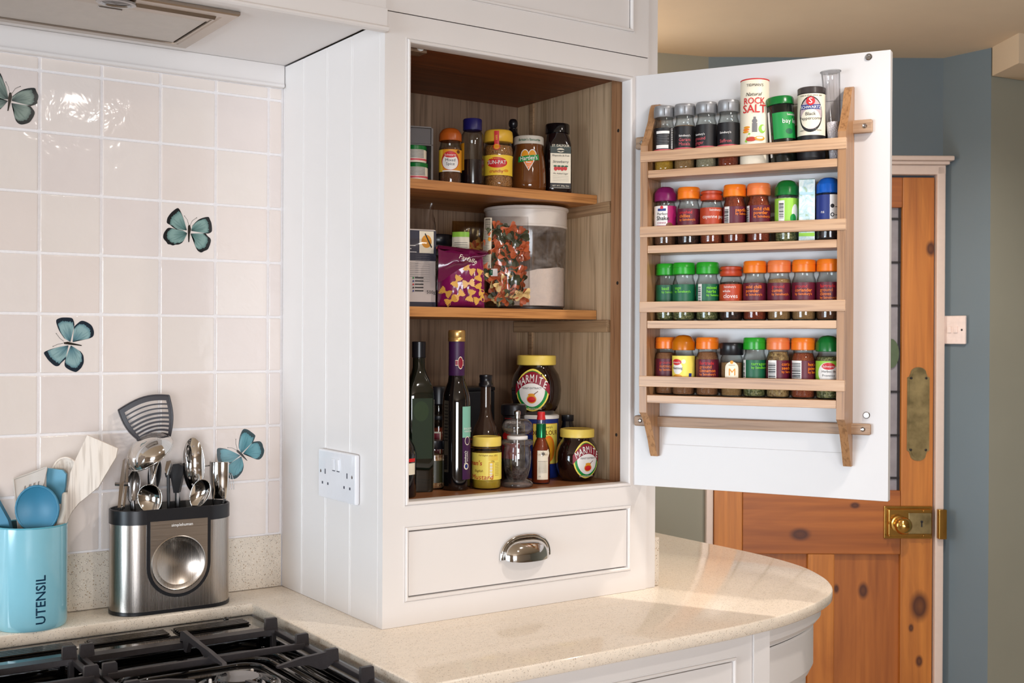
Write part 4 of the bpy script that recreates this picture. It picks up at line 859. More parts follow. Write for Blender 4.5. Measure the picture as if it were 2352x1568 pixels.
# third tier
G3 = 'jars on the third tier of the rack'
g_ = lambda lines, lx, ex=(): std_label(K_GREEN, [(t, K_LIME) for t in lines], by=K_LIME, lx=lx, extra=ex)
m_ = lambda lines, lx, ex=(): std_label(K_MAROON, [(t, K_RED if k == 0 and len(lines) > 1 and lines[0] in ('ground', 'fairtrade', 'coarse') else K_ORANGE) for k, t in enumerate(lines)], lx=lx, extra=ex)
spice(.0950, 2, 'green-capped jar reading basil, left end of third tier', lid_flip, L_GR, C_HERB, .058, g_(['basil'], -.010), v=.0240, group=G3)
spice(.1335, 2, 'green-capped jar reading sage, second on the third tier', lid_flip, L_GR, C_HERB, .060, g_(['sage'], -.019), v=.0400, group=G3)
spice(.1768, 2, 'green-capped jar reading mixed herbs on the third tier', lid_flip, L_GR, C_HERB, .060, g_(['mixed', 'herbs'], -.002, barcode(-.020, -.011, LZ0, LZ1)), group=G3)
spice(.2205, 2, 'rust-capped short jar of whole cloves in the third tier', lid_ridge, L_RU, C_CLOVE, .068, [P(-.030, .030, 0.0265, 0.0645, K_RUST), T("Sainsbury's", -.014, 0.0595, .0052, K_WHITE, 'L'), T('whole', -.016, 0.0520, .0060, K_WHITE, 'L'), T('cloves', -.015, 0.0430, .0110, K_WHITE, 'L')], group=G3)
spice(.2640, 2, 'orange-capped jar reading mild chilli powder on the third tier', lid_flip, L_OR, C_SPICE['red'], .066, m_(['mild chilli', 'powder'], -.018), group=G3)
spice(.3075, 2, 'faded-orange-capped jar reading ground cumin on the third tier', lid_flip, L_OR2, C_SPICE['tan'], .072, m_(['ground', 'cumin'], -.014), group=G3)
spice(.3510, 2, 'orange-capped jar reading ground coriander on the third tier', lid_flip, L_OR, C_SPICE['tan'], .064, m_(['ground', 'coriander'], -.017), group=G3)
spice(.3935, 2, 'orange-capped ground cloves jar at the right end of third tier', lid_flip, L_OR, C_SPICE['brown'], .050, m_(['fairtrade', 'ground', 'cloves'], -.016), group=G3)
# bottom tier
G4 = 'jars on the bottom tier of the rack'
spice(.0950, 3, 'orange-capped jar reading ground nutmeg, left end of bottom tier', lid_flip, L_OR, C_SPICE['cinn'], .076, m_(['ground', 'nutmeg'], -.014), v=.0240, group=G4)
spice(.1335, 3, 'amber domed-cap jar with a yellow nutmeg label on the bottom tier', lid_dome, L_AM, C_SPICE['cinn'], .070, [P(-.030, .030, 0.0260, 0.0715, K_PALEYEL), Eo(-.012, 0.0490, .010, .011, K_WHITE), Eo(-.014, 0.0600, .010, .0055, K_RED), Eo(-.012, 0.0330, .010, .005, K_AMBER), Eo(.0, 0.0610, .004, .004, K_CREAM), P(.010, .016, 0.0300, 0.0400, K_BLUE), T('Schwartz', -.0145, 0.0595, .0048, K_WHITE), T('Nutmeg', -.0125, 0.0490, .0065, K_BLACK)], v=.0400, group=G4)
spice(.1772, 3, 'orange-capped jar reading fairtrade ground cinnamon on the bottom tier', lid_flip, L_OR, C_SPICE['cinn'], .078, m_(['fairtrade', 'ground', 'cinnamon'], -.015), group=G4)
bm_ = spice(.2225, 3, 'square black-capped jar with a cream luggage-tag label, bottom tier', lambda: [(.0208, .0735), (.0218, .0745), (.0218, .0900), (.0214, .0945), (.0200, .0958), (0, .0958)], L_BK, C_SPICE['tan'], .060, [Eo(0, .050, .0125, .012, K_CREAM), P(-.0125, .0125, .020, .050, K_CREAM), Eo(0, .0610, .003, .003, K_AMBER), T('M', 0, .0430, .018, K_AMBER, bold=.01), P(-.006, .006, .0555, .0562, K_BROWN)], group=G4,
      body=[(0, 0), (.0195, 0), (.0208, .0015), (.0208, .066), (.0200, .070), (.0185, .072), (.0185, .076)])
spice(.2640, 3, 'green-capped jar reading tarragon on the bottom tier', lid_flip, L_GR, C_HERB, .022, g_(['tarragon'], -.006, barcode(-.026, -.018, LZ0, LZ1)), v=.034, group=G4)
spice(.3062, 3, 'faded-orange-capped jar of round coriander seeds on the bottom tier', lid_flip, L_OR2, C_SEED, .080, m_(['coriander', 'seeds'], .006, barcode(-.020, -.003, LZ0, LZ1)), group=G4)
spice(.3503, 3, 'orange-capped hot chilli powder jar with a barcode facing out, bottom tier', lid_flip, L_OR, C_SPICE['chilli'], .078, m_(['hot chilli', 'powder'], .008, barcode(-.024, -.003, LZ0, LZ1)), group=G4)
spice(.3930, 3, 'dark-green domed jar reading Herbes de Provence at the end of bottom tier', lid_dome, L_DG, C_HERB, .072, [P(-.030, .030, .020, .0655, K_LGREEN), Eo(.0, .045, .0185, .018, K_WHITE), Eo(.001, .0565, .012, .006, K_RED), T('Schwartz', .001, .0560, .0056, K_WHITE), T('Herbes de', .001, .0475, .0058, K_BLACK), T('Provence', .001, .0405, .0058, K_BLACK), Eo(-.010, .027, .006, .004, K_BRG)], group=G4)

# ------------------------------------------------------------------ cupboard floor (z = .2034)
FL = .2034
def stand(name, label, cat, x, y, body, bmat, parts=(), labels=(), nz=6, turn=0, z=FL, bodyname='glass_body', lf=None, **k):
    return vessel(name, label, cat, (x, y, z), face_cam(x, y, turn), body, bmat, parts, labels, lf, nz, bodyname=bodyname, **k)
# square green oil bottle: rounded-square section
def square_bottle(prof, e=.32, seg=40):
    mb = MB(); vs = []; fs = []
    for r, z, q in prof:
        for k in range(seg):
            a = 2*PI*k/seg; c, s_ = math.cos(a), math.sin(a); n = 2+q*6; rr = r/((abs(c)**n+abs(s_)**n)**(1/n)); vs.append((rr*c, rr*s_, z))
    for i in range(len(prof)-1):
        for k in range(seg): k2 = (k+1) % seg; fs.append((i*seg+k, i*seg+k2, (i+1)*seg+k2, (i+1)*seg+k))
    fs.append(tuple(reversed(range(seg)))); fs.append(tuple(range((len(prof)-1)*seg, len(prof)*seg))); mb.add(vs, fs); return mb
gb = thing('oil_bottle', 'tall square dark green glass oil bottle at the left of the cupboard floor', 'bottle', (.145, .135, FL), R(-14))
square_bottle([(.022, 0, 1), (.0235, .003, 1), (.0235, .170, 1), (.0225, .185, 1), (.018, .200, .5), (.0135, .212, .2), (.0115, .222, 0), (.0110, .245, 0)]).build('glass_body', plain('olive_bottle_glass', rgb(14, 20, 14), .06, spec=.6, coat=.6), gb)
square_bottle([(.0115, .240, 0), (.0125, .241, 0), (.0125, .2685, 0), (.0112, .2695, 0)]).build('screw_cap', L_BK, gb)
GBL = lambda s, z, o: (s, -.0235-o, z)
put_labels(gb, [P(-.019, .019, .060, .168, plain('print_olive', rgb(28, 44, 26), .3)), Eo(-.002, .145, .014, .018, plain('print_moss', rgb(40, 58, 32), .3))], GBL)
RL = lambda s, z, o: (.0235+o, s, z)
put_labels(gb, [P(-.019, .019, .030, .165, K_CREAM)]+[P(-.015, .012, .155-.006*k, .1565-.006*k, K_GREY) for k in range(12)]+[P(-.014, .014, .036+.003*k, .0375+.003*k, K_BLACK) for k in range(9)], RL, name='back_label')
stand('sauce_bottle', 'dark bottle half hidden behind the cupboard frame, left of the oil bottle', 'bottle', .0805, .085, [(0, 0), (.026, 0), (.0275, .003), (.0275, .075), (.024, .088), (.013, .108), (.012, .130)], plain('very_dark_glass', rgb(16, 16, 20), .08, coat=.5), [('screw_cap', [(.013, .125), (.0135, .126), (.0135, .145), (0, .146)], L_BK)], [P(-.03, .030, .040, .060, K_CREAM), P(-.03, .030, .062, .068, K_RED)])
b_ = [(0, 0), (.0190, 0), (.0200, .002), (.0200, .066), (.0190, .070), (.0190, .075)]
stand('seed_jar', 'glass jar of pale mixed seeds between the oil and vinegar bottles', 'jar', .1875, .152, b_, GL, [('contents', fill(b_, .062), granules('mixed_seeds', rgb(188, 140, 96), rgb(120, 70, 44), rgb(214, 178, 132), 330)), ('lid', [(.0195, .073), (.0205, .074), (.0205, .088), (0, .089)], L_BK)], [P(.000, .026, .012, .052, plain('print_dark_olive', rgb(50, 48, 24), .4)), T('ED', -.006, .0805, .006, K_WHITE)], nz=1)
b_ = [(0, 0), (.020, 0), (.0215, .002), (.0215, .120), (.020, .126), (.0185, .129), (.0185, .150), (.020, .155)]
stand('spice_grinder', 'tall spice grinder with black cap standing behind the seed jar', 'grinder', .229, .205, b_, GL, [('contents', fill(b_, .105), C_SPICE['red']), ('grinder_head', [(.0205, .150), (.023, .152), (.0235, .178), (.022, .184), (0, .186)], L_BK), ('collar', [(.0218, .122), (.0222, .123), (.0222, .129), (.0205, .1295)], L_BK)], [P(-.022, .004, .055, .100, K_CREAM), P(-.020, .002, .058, .097, K_WINE), Eo(-.009, .076, .007, .008, K_CREAM)], nz=1)
# balsamic vinegar
b_ = [(0, 0), (.0235, 0), (.0258, .003), (.0260, .010), (.0258, .158), (.0245, .172), (.0200, .186), (.0160, .196), (.0148, .206), (.0142, .230), (.0140, .270)]
stand('vinegar_bottle', 'tall black balsamic vinegar bottle with gold cap and purple neck', 'bottle', .2145, .118, b_, plain('black_bottle_glass', rgb(10, 9, 12), .05, spec=.6, coat=.7),
    [('neck_sleeve', [(.0144, .207), (.0149, .208), (.0146, .250), (.0145, .2705)], K_PUR), ('screw_cap', [(.0150, .2695), (.0160, .270), (.0158, .276), (.0152, .277), (.0158, .278), (.0158, .2865), (.0150, .2895), (.0138, .2905), (0, .2905)], plain('gold_cap', rgb(214, 176, 110), .3, .8, var=.05))],
    [P(.0115, .036, .096, .152, K_TEAL), P(.0115, .036, .020, .096, K_PUR), Eo(.020, .044, .0055, .0062, K_CREAM), Eo(.020, .044, .0035, .004, K_BLUE), Eo(.022, .090, .006, .008, K_CREAM), Eo(.022, .090, .005, .0066, K_PUR), P(-.004, .024, .226, .236, K_CREAM), P(-.0035, .023, .227, .235, K_WINE), Eo(.012, .231, .0085, .0115, K_CREAM), Eo(.012, .231, .0075, .0100, K_WINE),
     T("Sainsbury's", .0165, .060, .0055, K_WHITE, 'C', rot=90, bold=.03), T('BALSAMIC', .021, .062, .0042, K_WHITE, 'C', rot=90), T('BALSAMIC', .024, .112, .0048, K_WHITE), T('VINEGAR', .024, .107, .0048, K_WHITE)], nz=8, angle=60)
# soy sauce bottle
b_ = [(0, 0), (.029, 0), (.0305, .003), (.0305, .085), (.0290, .098), (.0235, .116), (.0150, .132), (.0118, .146), (.0112, .165), (.0108, .200)]
stand('soy_sauce_bottle', 'brown glass sauce bottle with black cap and orange-striped label behind the mustard', 'bottle', .3110, .168, b_, plain('brown_bottle_glass', rgb(56, 40, 32), .07, coat=.5), [('screw_cap', [(.0125, .197), (.0145, .198), (.0145, .204), (.0128, .2055), (.0128, .216), (.0135, .217), (.0130, .2215), (0, .2225)], L_BK)],
    [P(-.045, .045, .030, .0935, K_BLACK), P(-.045, .045, .0885, .0925, K_ORANGE)]+[P(-.04, .04, .080-.0035*k, .0812-.0035*k, K_AMBER) for k in range(3)], nz=4, angle=60).scale = (.93,)*3
# dark box behind
bx = thing('black_box', 'low black box at the back behind the sauce bottle', 'box', (.375, .335, FL), R(2)); MB().box(-.075, .045, -.035, .035, 0, .168, 0, .003).build('box_body', plain('black_card', rgb(18, 18, 24), .5), bx); MB().box(-.0755, .0455, -.0355, .0355, .1681, .176, 0, .002).build('box_lid', plain('black_card_lid', rgb(14, 14, 18), .4), bx)
# mustard
b_ = [(0, 0), (.0245, 0), (.0268, .002), (.0272, .006), (.0272, .068), (.0255, .0715), (.0245, .0745), (.0245, .080)]
stand('mustard_jar', 'yellow-lidded mustard jar with a yellow label at the front of the cupboard floor', 'jar', .2715, .1035, b_, GL, [('contents', fill(b_, .066, .96), plain('mustard', rgb(190, 160, 50), .35, var=.1, vs=90)), ('lid', [(.0255, .0775), (.0268, .0785), (.0268, .0935), (.0258, .0950), (.024, .0953), (.0232, .0945), (0, .0945)], L_YL)],
    [P(-.040, .040, .0175, .0665, K_PALEYEL), P(.004, .0125, .020, .050, K_AMBER), P(.0048, .0117, .0208, .0492, K_PALEYEL)]+[Eo(.0082, .024+.0055*k, .0026, .0022, K_CREAM) for k in range(5)]+[P(.003, .022, .0605-.0022*k, .0609-.0022*k, K_AMBER) for k in range(4)]+[P(.0155, .024, .048-.0028*k, .0484-.0028*k, K_BROWN) for k in range(9)]+
    [T("man's", -.0215, .048, .0120, K_BROWNRED, 'C', bold=.01, shear=.1), T('Mustard', -.031, .0225, .0130, K_BROWNRED, 'L', bold=.01, shear=.1), T('English', -.0145, .034, .0060, K_BROWN, shear=.3), T('Full English since 1814', .003, .0625, .0038, K_BROWN, shear=.3), T('170g', .011, .0515, .0036, K_BROWN)], nz=1)
# glass pepper mill
mill_p = [(0, 0), (.0285, 0), (.0300, .002), (.0300, .006), (.0255, .011), (.0200, .015), (.0215, .022), (.0245, .034), (.0262, .050), (.0258, .064), (.0238, .074), (.0245, .0765), (.0300, .0790), (.0306, .0820), (.0296, .0850), (.0235, .0880)]
mg = glass('mill_glass', (.90, .88, .87, 1), .03, 1.75, .25, (.75, .70, .68, 1))
ml_ = stand('pepper_mill', 'clear glass pepper mill with a fat round knob, nearly empty', 'pepper mill', .334, .0945, mill_p, mg, [('peppercorns', [(0, .012), (.014, .012), (.0185, .020), (.0195, .032), (.012, .037), (0, .035)], C_DARK), ('collar', [(.0185, .0875), (.0195, .0885), (.0195, .0935), (.0185, .0945), (0, .0945)], K_WHITE)], angle=60)
mb = MB(); mb.grid(lambda u, v: ((.014+.0155*math.sin(PI*v)**.6*(1+.05*math.cos(6*2*PI*u)))*math.sin(2*PI*u)*(1 if 0 < v < 1 else .6), -(.014+.0155*math.sin(PI*v)**.6*(1+.05*math.cos(6*2*PI*u)))*math.cos(2*PI*u)*(1 if 0 < v < 1 else .6), .0955+.031*v), 36, 14, closeu=True)
mb.v += [(0, 0, .0955), (0, 0, .1265)]; n_ = 36; q = len(mb.v)-2
mb.f += [(i, q, (i+1) % n_) for i in range(n_)]+[(14*n_+i, 14*n_+(i+1) % n_, q+1) for i in range(n_)]; mb.m += [0]*2*n_
mb.build('knob', mg, ml_, angle=60)
MB().lathe([(0, .1265), (.0050, .1265), (.0052, .133), (.0062, .134), (.0062, .139), (.0045, .141), (0, .1415)], 20).build('spindle_nut', CHROME, ml_)
MB().lathe([(0, .036), (.0020, .036), (.0020, .126), (0, .126)], 10).build('spindle', CHROME, ml_)
# black-capped pepper grinder behind the mill
b_ = [(0, 0), (.021, 0), (.0225, .002), (.0225, .110), (.0205, .118), (.0205, .128)]
stand('pepper_grinder', 'black-capped peppercorn grinder with a red-striped label behind the glass mill', 'grinder', .3720, .162, b_, plain('peppercorn_dark_glass', rgb(26, 18, 20), .08, coat=.4), [('grinder_head', [(.0215, .127), (.0245, .129), (.0248, .143), (.0238, .1475), (.021, .1490), (0, .1490)], L_BK)], [P(-.032, .032, .030, .1265, K_BLACK), P(-.022, .006, .1195, .1225, K_RED), Eo(-.014, .088, .012, .008, K_RED), P(-.03, .012, .045, .075, K_WINE), T('PEPPERCORNS', -.021, .1145, .0055, K_WHITE, 'L', bold=.03)], nz=1)
# hot pepper sauce
b_ = [(0, 0), (.0160, 0), (.0175, .002), (.0176, .006), (.0176, .056), (.0165, .066), (.0120, .078), (.0088, .085), (.0082, .092), (.0080, .121)]
stand('hot_sauce_bottle', 'small pepper sauce bottle with red cap and green foil neck', 'bottle', .3985, .108, b_, glass('sauce_bottle_glass', (.9, .85, .8, 1), .04), [('contents', fill(b_, .108, .92), plain('pepper_sauce', rgb(128, 52, 24), .3, var=.08)), ('neck_foil', [(.0088, .087), (.0096, .0875), (.0094, .112), (.0088, .1135)], plain('green_foil', rgb(20, 110, 66), .25, .6)), ('screw_cap', [(.0078, .121), (.0086, .1215), (.0074, .128), (.0076, .1345), (.0066, .1362), (0, .1362)], K_RED)],
    [P(-.0070, .0150, .0085, .0635, K_CREAM), G([(.015, .050), (.019, .058), (.017, .066), (.013, .064)], K_CREAM), T('*', .004, .0545, .016, K_BLACK, bold=.03), T('INGREDIENTS', .0035, .043, .0026, K_GREY)]+[P(-.004, .0115, .0395-.0022*k, .0399-.0022*k, K_GREY) for k in range(9)]+[T('CE', -.002, .0145, .0032, K_GREY)], nz=3)
# cornflour drum with the yeast spread jar on top
r_ = .0385; DRX, DRY = .4600, .200
stand('cornflour_drum', 'blue cornflour drum with white lid supporting the big dark spread jar', 'drum', DRX, DRY, [(0, 0), (r_, 0), (r_, .117)], K_BLUE, [('lid', [(r_, .1165), (r_+.0016, .117), (r_+.0016, .1225), (r_-.001, .1245), (0, .1245)], K_WHITE)],
    [P(-.012, .046, .028, .108, K_AMBER), P(-.011, .046, .029, .107, K_PALEYEL), Eo(.020, .058, .015, .026, K_ORANGE), Eo(.020, .058, .011, .021, K_AMBER), T("Sainsbury's", .014, .101, .0065, K_BLACK), T('CORNFLOUR', .0090, .0895, .0125, K_BROWN, 'C', bold=.01, sx=.9)], nz=1, bodyname='drum_body')
def spread_jar(label, x, y, z, turn, k):
    pr = [(r*k, zz*k) for r, zz in [(0, 0), (.027, 0), (.031, .002), (.0375, .012), (.0420, .026), (.0432, .042), (.0420, .056), (.0385, .068), (.0325, .077), (.0300, .081), (.0300, .086)]]
    # flattened oval body: deeper side to side than front to back
    f = lambda s, zz, o: ((prof_r(pr, zz)+o)*math.sin(s/(.044*k)), -((prof_r(pr, zz)+o)*math.cos(s/(.044*k))*.88), zz)
    cz_ = .042*k; q = lambda v: v*k
    lb = [Eo(0, cz_, q(.0315), q(.0360), K_PALEYEL), Eo(0, cz_, q(.0285), q(.0330), K_BRG), Eo(0, cz_, q(.0235), q(.0280), K_WHITE), Bd(-q(.0325), q(.0325), lambda s: q(.0540)-.0165*(s/.029)**2/k, lambda s: q(.0735)-.0180*(s/.029)**2/k, K_WINE, 26), Eo(0, q(.027), q(.0085), q(.0072), K_AMBER), Eo(0, q(.0265), q(.0072), q(.0050), K_RED), Eo(0, q(.0345), q(.0062), q(.0022), K_AMBER), G([(q(.004), q(.036)), (q(.011), q(.041)), (q(.0115), q(.040)), (q(.005), q(.035))], K_BROWN)]
    for i, ch in enumerate('MARMITE'):
        a = (i-3)/3; lb.append(T(ch, q(.0235)*a, q(.0618-.0105*a*a), q(.0180), K_WHITE, rot=-22*a, bold=.05, sx=.66))
    lb += [T('YEAST EXTRACT', 0, q(.0455), q(.0046), K_BLACK), T('100% VEGETARIAN', 0, q(.0105), q(.0044), K_WHITE)]
    rot = face_cam(x, y, turn); t = thing('yeast_spread_jar', label, 'jar', (x, y, z), rot, 'yellow-lidded dark spread jars')
    MB().lathe(pr, 36, sy=.88).build('glass_body', plain('dark_spread_glass', rgb(28, 12, 10), .06, coat=.6), t, angle=60)
    MB().lathe([(r*k, zz*k) for r, zz in [(.031, .0835), (.0335, .0845), (.0335, .0985), (.0325, .1000), (.0300, .1004), (.0290, .0996), (0, .0996)]], 36).build('lid', L_YL, t)
    put_labels(t, lb, f, 6); return t
spread_jar('large dark yeast spread jar with yellow lid, stacked on the blue drum', DRX-.006, DRY+.002, FL+.1248, -12, 1.17)
spread_jar('dark yeast spread jar with yellow lid standing right on the cupboard floor, label turned right', .4895, .113, FL, 34, 1.0)
stand('condiment_bottle', 'small black-capped bottle just visible behind the right-hand spread jar', 'bottle', .5150, .178, [(0, 0), (.016, 0), (.017, .002), (.017, .085), (.012, .103), (.0105, .112)], plain('very_dark_glass', rgb(16, 16, 20), .08), [('screw_cap', [(.0115, .110), (.0125, .111), (.0125, .1225), (0, .1235)], L_BK)], [P(-.03, .03, .03, .075, K_CREAM)])

# ------------------------------------------------------------------ middle shelf (z = .5359)
S2 = .5359
def boxy(w_, d_): return lambda s, z, o: (s, -d_/2-o, z)
# flour packet in a clear bag
fp_ = thing('flour_packet', 'white and navy paper packet wrapped in a clear bag, left of the middle shelf', 'packet', (.163, .210, S2), R(-10))
MB().box(-.046, .046, -.030, .030, 0, .145, 0, .004).build('packet_body', plain('packet_paper', rgb(216, 204, 196), .6, var=.02), fp_)
nv = plain('print_navy', rgb(44, 44, 62), .5)
put_labels(fp_, [P(-.045, .045, .086, .142, nv), P(-.045, .045, .001, .010, nv), P(.012, .040, .100, .141, K_CREAM), Eo(.026, .122, .010, .012, K_AMBER), G([(.022, .136), (.035, .110), (.037, .112), (.024, .137)], K_BLACK), P(-.045, -.014, .030, .042, K_BRG), P(-.045, -.014, .019, .024, K_BRG)]+[P(-.044, .010, .081-.0035*k, .0816-.0035*k, K_GREY) for k in range(8)]+[P(.004, .032, .100-.004*k, .1004-.004*k, K_GREY) for k in range(14)]
    +[Eo(.000, .054-.006*k, .0014, .0018, [K_BRG, K_BLUE, K_RED, K_BLACK, K_BLUE][k]) for k in range(5)]+[P(.003, .020, .0535-.006*k, .0555-.006*k, K_BLACK) for k in range(5)]+[T('500g', .026, .028, .009, K_BLACK, 'L'), P(-.044, .004, .113, .1142, K_WHITE), P(-.044, -.004, .107, .1082, K_WHITE), P(-.044, .006, .101, .1022, K_WHITE)], boxy(.092, .060))
def crumple(w_, d_, h_, seed, amp=.006, nu=40, nv_=22, taper=.0):
    def f(u, v):
        a = 2*PI*u; c, s_ = math.cos(a), math.sin(a); n = 4; rr = 1/((abs(c)**n+abs(s_)**n)**(1/n)); k = 1-taper*v*v
        p = Vector((w_/2*rr*c*k, d_/2*rr*s_*(1-.85*max(0, v-.6)/.4 if v > .6 else 1), h_*v)); nn = noise.noise(Vector((p.x*38+seed, p.y*38, p.z*30)))+.5*noise.noise(Vector((p.x*90, p.y*90+seed, p.z*80)))
        return (p.x*(1+amp*10*nn*(.3+v)), p.y*(1+amp*10*nn*(.3+v)), p.z+amp*nn*v)
    return MB().grid(f, nu, nv_, closeu=True)
crumple(.101, .070, .192, 1, .010).build('clear_bag', FILM, fp_)
# jar with dark ringed lid at the back
b_ = [(0, 0), (.030, 0), (.032, .003), (.032, .100), (.028, .108)]
stand('preserve_jar', 'dark jar with an orange-ringed lid behind the pasta packets', 'jar', .288, .312, b_, plain('dark_preserve_glass', rgb(34, 22, 20), .1), [('lid', [(.029, .106), (.031, .107), (.031, .118), (.030, .119), (.030, .129), (.031, .130), (.031, .147), (.029, .149), (0, .149)], L_BK), ('rubber_ring', [(.0312, .1185), (.0326, .1195), (.0326, .1225), (.0312, .1235)], K_BROWNRED)], z=S2)
# farfalle mesh shared by the pasta pieces
def bow_mesh(mat):
    mb = MB(); NX, NY = 6, 6
    def f(u, v):
        x = (u-.5)*2; y = (v-.5)*2; pinch = .30+.70*min(1, abs(x)*1.5)**1.3; fr = .06*(1 if round(v*6) % 2 else -1)*(abs(x) > .9)
        return (x*.0150*(1+fr), .0035*math.cos(y*PI*1.1)*(1-abs(x)) + .0022*math.sin(y*4)*abs(x)-.001, y*.0105*pinch)
    mb.grid(f, NX, NY); return mb.mesh('pasta_bow', mat)
PASTA = [plain('pasta_orange', rgb(190, 92, 50), .5, var=.1), plain('pasta_green', rgb(70, 74, 50), .5, var=.1), plain('pasta_cream', rgb(226, 192, 128), .5, var=.08)]
BOWS = [bow_mesh(m) for m in PASTA]
def pillow(w_, h_, d_, amp=.003, seed=0, lean=0.0, nu=36, nv_=30, topk=.15):
    """closed pillow pack; returns MB and the front-surface function"""
    def half(x, z):   # x in -1..1, z in 0..1
        e = (max(0, 1-abs(x)**3.2))**.5; zz = 2*z-1; g = (max(0, 1-abs(zz)**5))**.45*(1-topk*max(0, zz))
        return d_/2*e*g
    def P3(x, z, side, o=0):
        nx = noise.noise(Vector((x*2.3+seed, z*4.2, seed*.7)))+.5*noise.noise(Vector((x*6, z*9+seed, 1.3)))
        y = half(x, z)+amp*nx*(1-abs(x)**4)*(1 if 0.03 < z < .97 else 0)+o
        return (x*w_/2*(1-.08*max(0, 2*z-1))+lean*z, -y if side < 0 else y*.9, z*h_)
    mb = MB(); mb.grid(lambda u, v: P3(math.sin((u-.5)*PI), v, -1), nu, nv_); mb.grid(lambda u, v: P3(math.sin((u-.5)*PI), v, 1), nu, nv_)
    return mb, (lambda s, z, o: P3(max(-.98, min(.98, s/(w_/2))), z/h_, -1, o+.0004))
# printed purple pasta packet
pu = thing('pasta_packet', 'crumpled purple packet printed with yellow pasta bows, on the middle shelf', 'packet', (.243, .150, S2), R(-28))
mb, pf = pillow(.088, .100, .056, .003, 2.0)
mb.build('packet_body', plain('purple_film', rgb(128, 18, 84), .18, var=.05, coat=.3), pu, angle=70)
YB_ = plain('print_pasta_yellow', rgb(232, 176, 84), .25, var=.06)
def bow2d(cx, cz, ang, k=.0098):
    out = []; c, s_ = math.cos(R(ang)), math.sin(R(ang)); pts = []
    for sd in (1, -1):
        pts.append((sd*.15, .22*sd))
        pts.append((sd*.45, .62*sd))
        for i in range(11): pts.append((sd*(1.05+(.16 if i % 2 else -.02)-.10*abs(i-5)/5), sd*(.80-i*.16)))
        pts.append((sd*.45, -.62*sd))
        pts.append((sd*.15, -.22*sd))
    return G([(cx+k*(x*c-z*s_), cz+k*(x*s_+z*c)) for x, z in pts], YB_)
put_labels(pu, [bow2d(*a) for a in ((.014, .070, -35), (.033, .060, 70), (-.010, .048, 60), (.012, .044, 10), (.034, .034, -60), (-.006, .022, 40), (-.030, .028, -30), (.016, .022, 75), (.033, .015, 20), (-.020, .0125, 30))], pf)
# folded-over top of the packet
mb = MB()
def flap(u, v):
    x = -.044+.092*u; return (x, -.026-.010*math.sin(v*PI)-.003*noise.noise(Vector((u*5, v*5, 2))), .098-(.052-.055*u)*v+.010*(1-u)*(1-v)+.008*noise.noise(Vector((u*4, v*3, 7))))
mb.grid(flap, 16, 8); mb.grid(lambda u, v: (-.044+.092*u, -.026+.040*v, .098+.010*(1-u)+.008*math.sin(v*PI)), 16, 6)
fo = mb.build('folded_top', plain('plum_film', rgb(104, 14, 66), .2, var=.06, coat=.3), pu, angle=70)
put_labels(fo, [T('Farfalle', .010, .0, .012, K_CREAM, rot=-18, shear=.1)], lambda s, z, o: (s, -.0375-o, .088+z))
# clear bag of tricolour pasta bows
cg = thing('pasta_bag', 'clear cellophane bag of orange, green and cream pasta bows', 'pasta bag', (.341, .146, S2), R(-30))
mb, cf = pillow(.092, .176, .066, .006, 5.0, topk=.35)
mb.build('film', FILM, cg, angle=70)
rr = random.Random(11); nb = 0
for k in range(84):
    x = rr.uniform(-.035, .033); z = rr.uniform(.017, .150); me = BOWS[rr.choice((0, 0, 1, 1, 2))]
    if z > .07 and me is BOWS[2]: me = BOWS[rr.choice((0, 1))]
    px, py, pz = cf(x, z, 0); depth = rr.uniform(.004, .010) if k < 52 else rr.uniform(.012, .024)
    o = bpy.data.objects.new('pasta_bow', me); COL.objects.link(o); o.parent = cg; o.location = (px*.92, min(py+depth, .0), pz); o.rotation_euler = (rr.uniform(-.5, .5), rr.uniform(0, PI), rr.uniform(-.5, .5))
put_labels(cg, [P(-.046, -.030, .075, .172, K_CREAM), P(-.043, -.033, .150, .170, K_BLACK)]+[P(-.0425, -.0335, .151+.002*i, .1518+.002*i, K_CREAM) for i in range(9)]+[P(-.044, -.034, .145-.003*i, .1455-.003*i, K_BLACK) for i in range(20)]+[Eo(-.034, .130, .003, .004, K_AMBER), Eo(-.034, .105, .003, .004, K_BROWN)], cf, 8, .0008)
put_labels(cg, [P(-.030, -.018, .060, .074, K_WHITE), P(-.033, -.027, .062, .072, K_GREEN)], cf, 3, .0012, 'seal')
# second bag lying behind it
c2 = thing('pasta_bag', 'second pasta bag with a white text label leaning behind the purple packet', 'pasta bag', (.322, .232, S2), R(-26))
mb, cf2 = pillow(.090, .172, .044, .004, 9.0, topk=.3)
mb.build('film', glass('amber_film', (.75, .62, .42, 1), .15, 1.5), c2, angle=70)
for k in range(26):
    x = rr.uniform(-.034, .034); z = rr.uniform(.05, .135); px, py, pz = cf2(x, z, 0); o = bpy.data.objects.new('pasta_bow', BOWS[rr.choice((0, 2, 2))]); COL.objects.link(o); o.parent = c2; o.location = (px*.9, min(py+.008, 0), pz); o.rotation_euler = (rr.uniform(-.4, .4), rr.uniform(0, PI), rr.uniform(-.4, .4))
put_labels(c2, [P(-.045, -.010, .050, .140, K_CREAM), P(-.045, -.010, .140, .150, K_LGREEN)]+[P(-.040, -.014, .128-.0042*i, .1288-.0042*i, K_BLACK) for i in range(17)], cf2, 8, .0008)
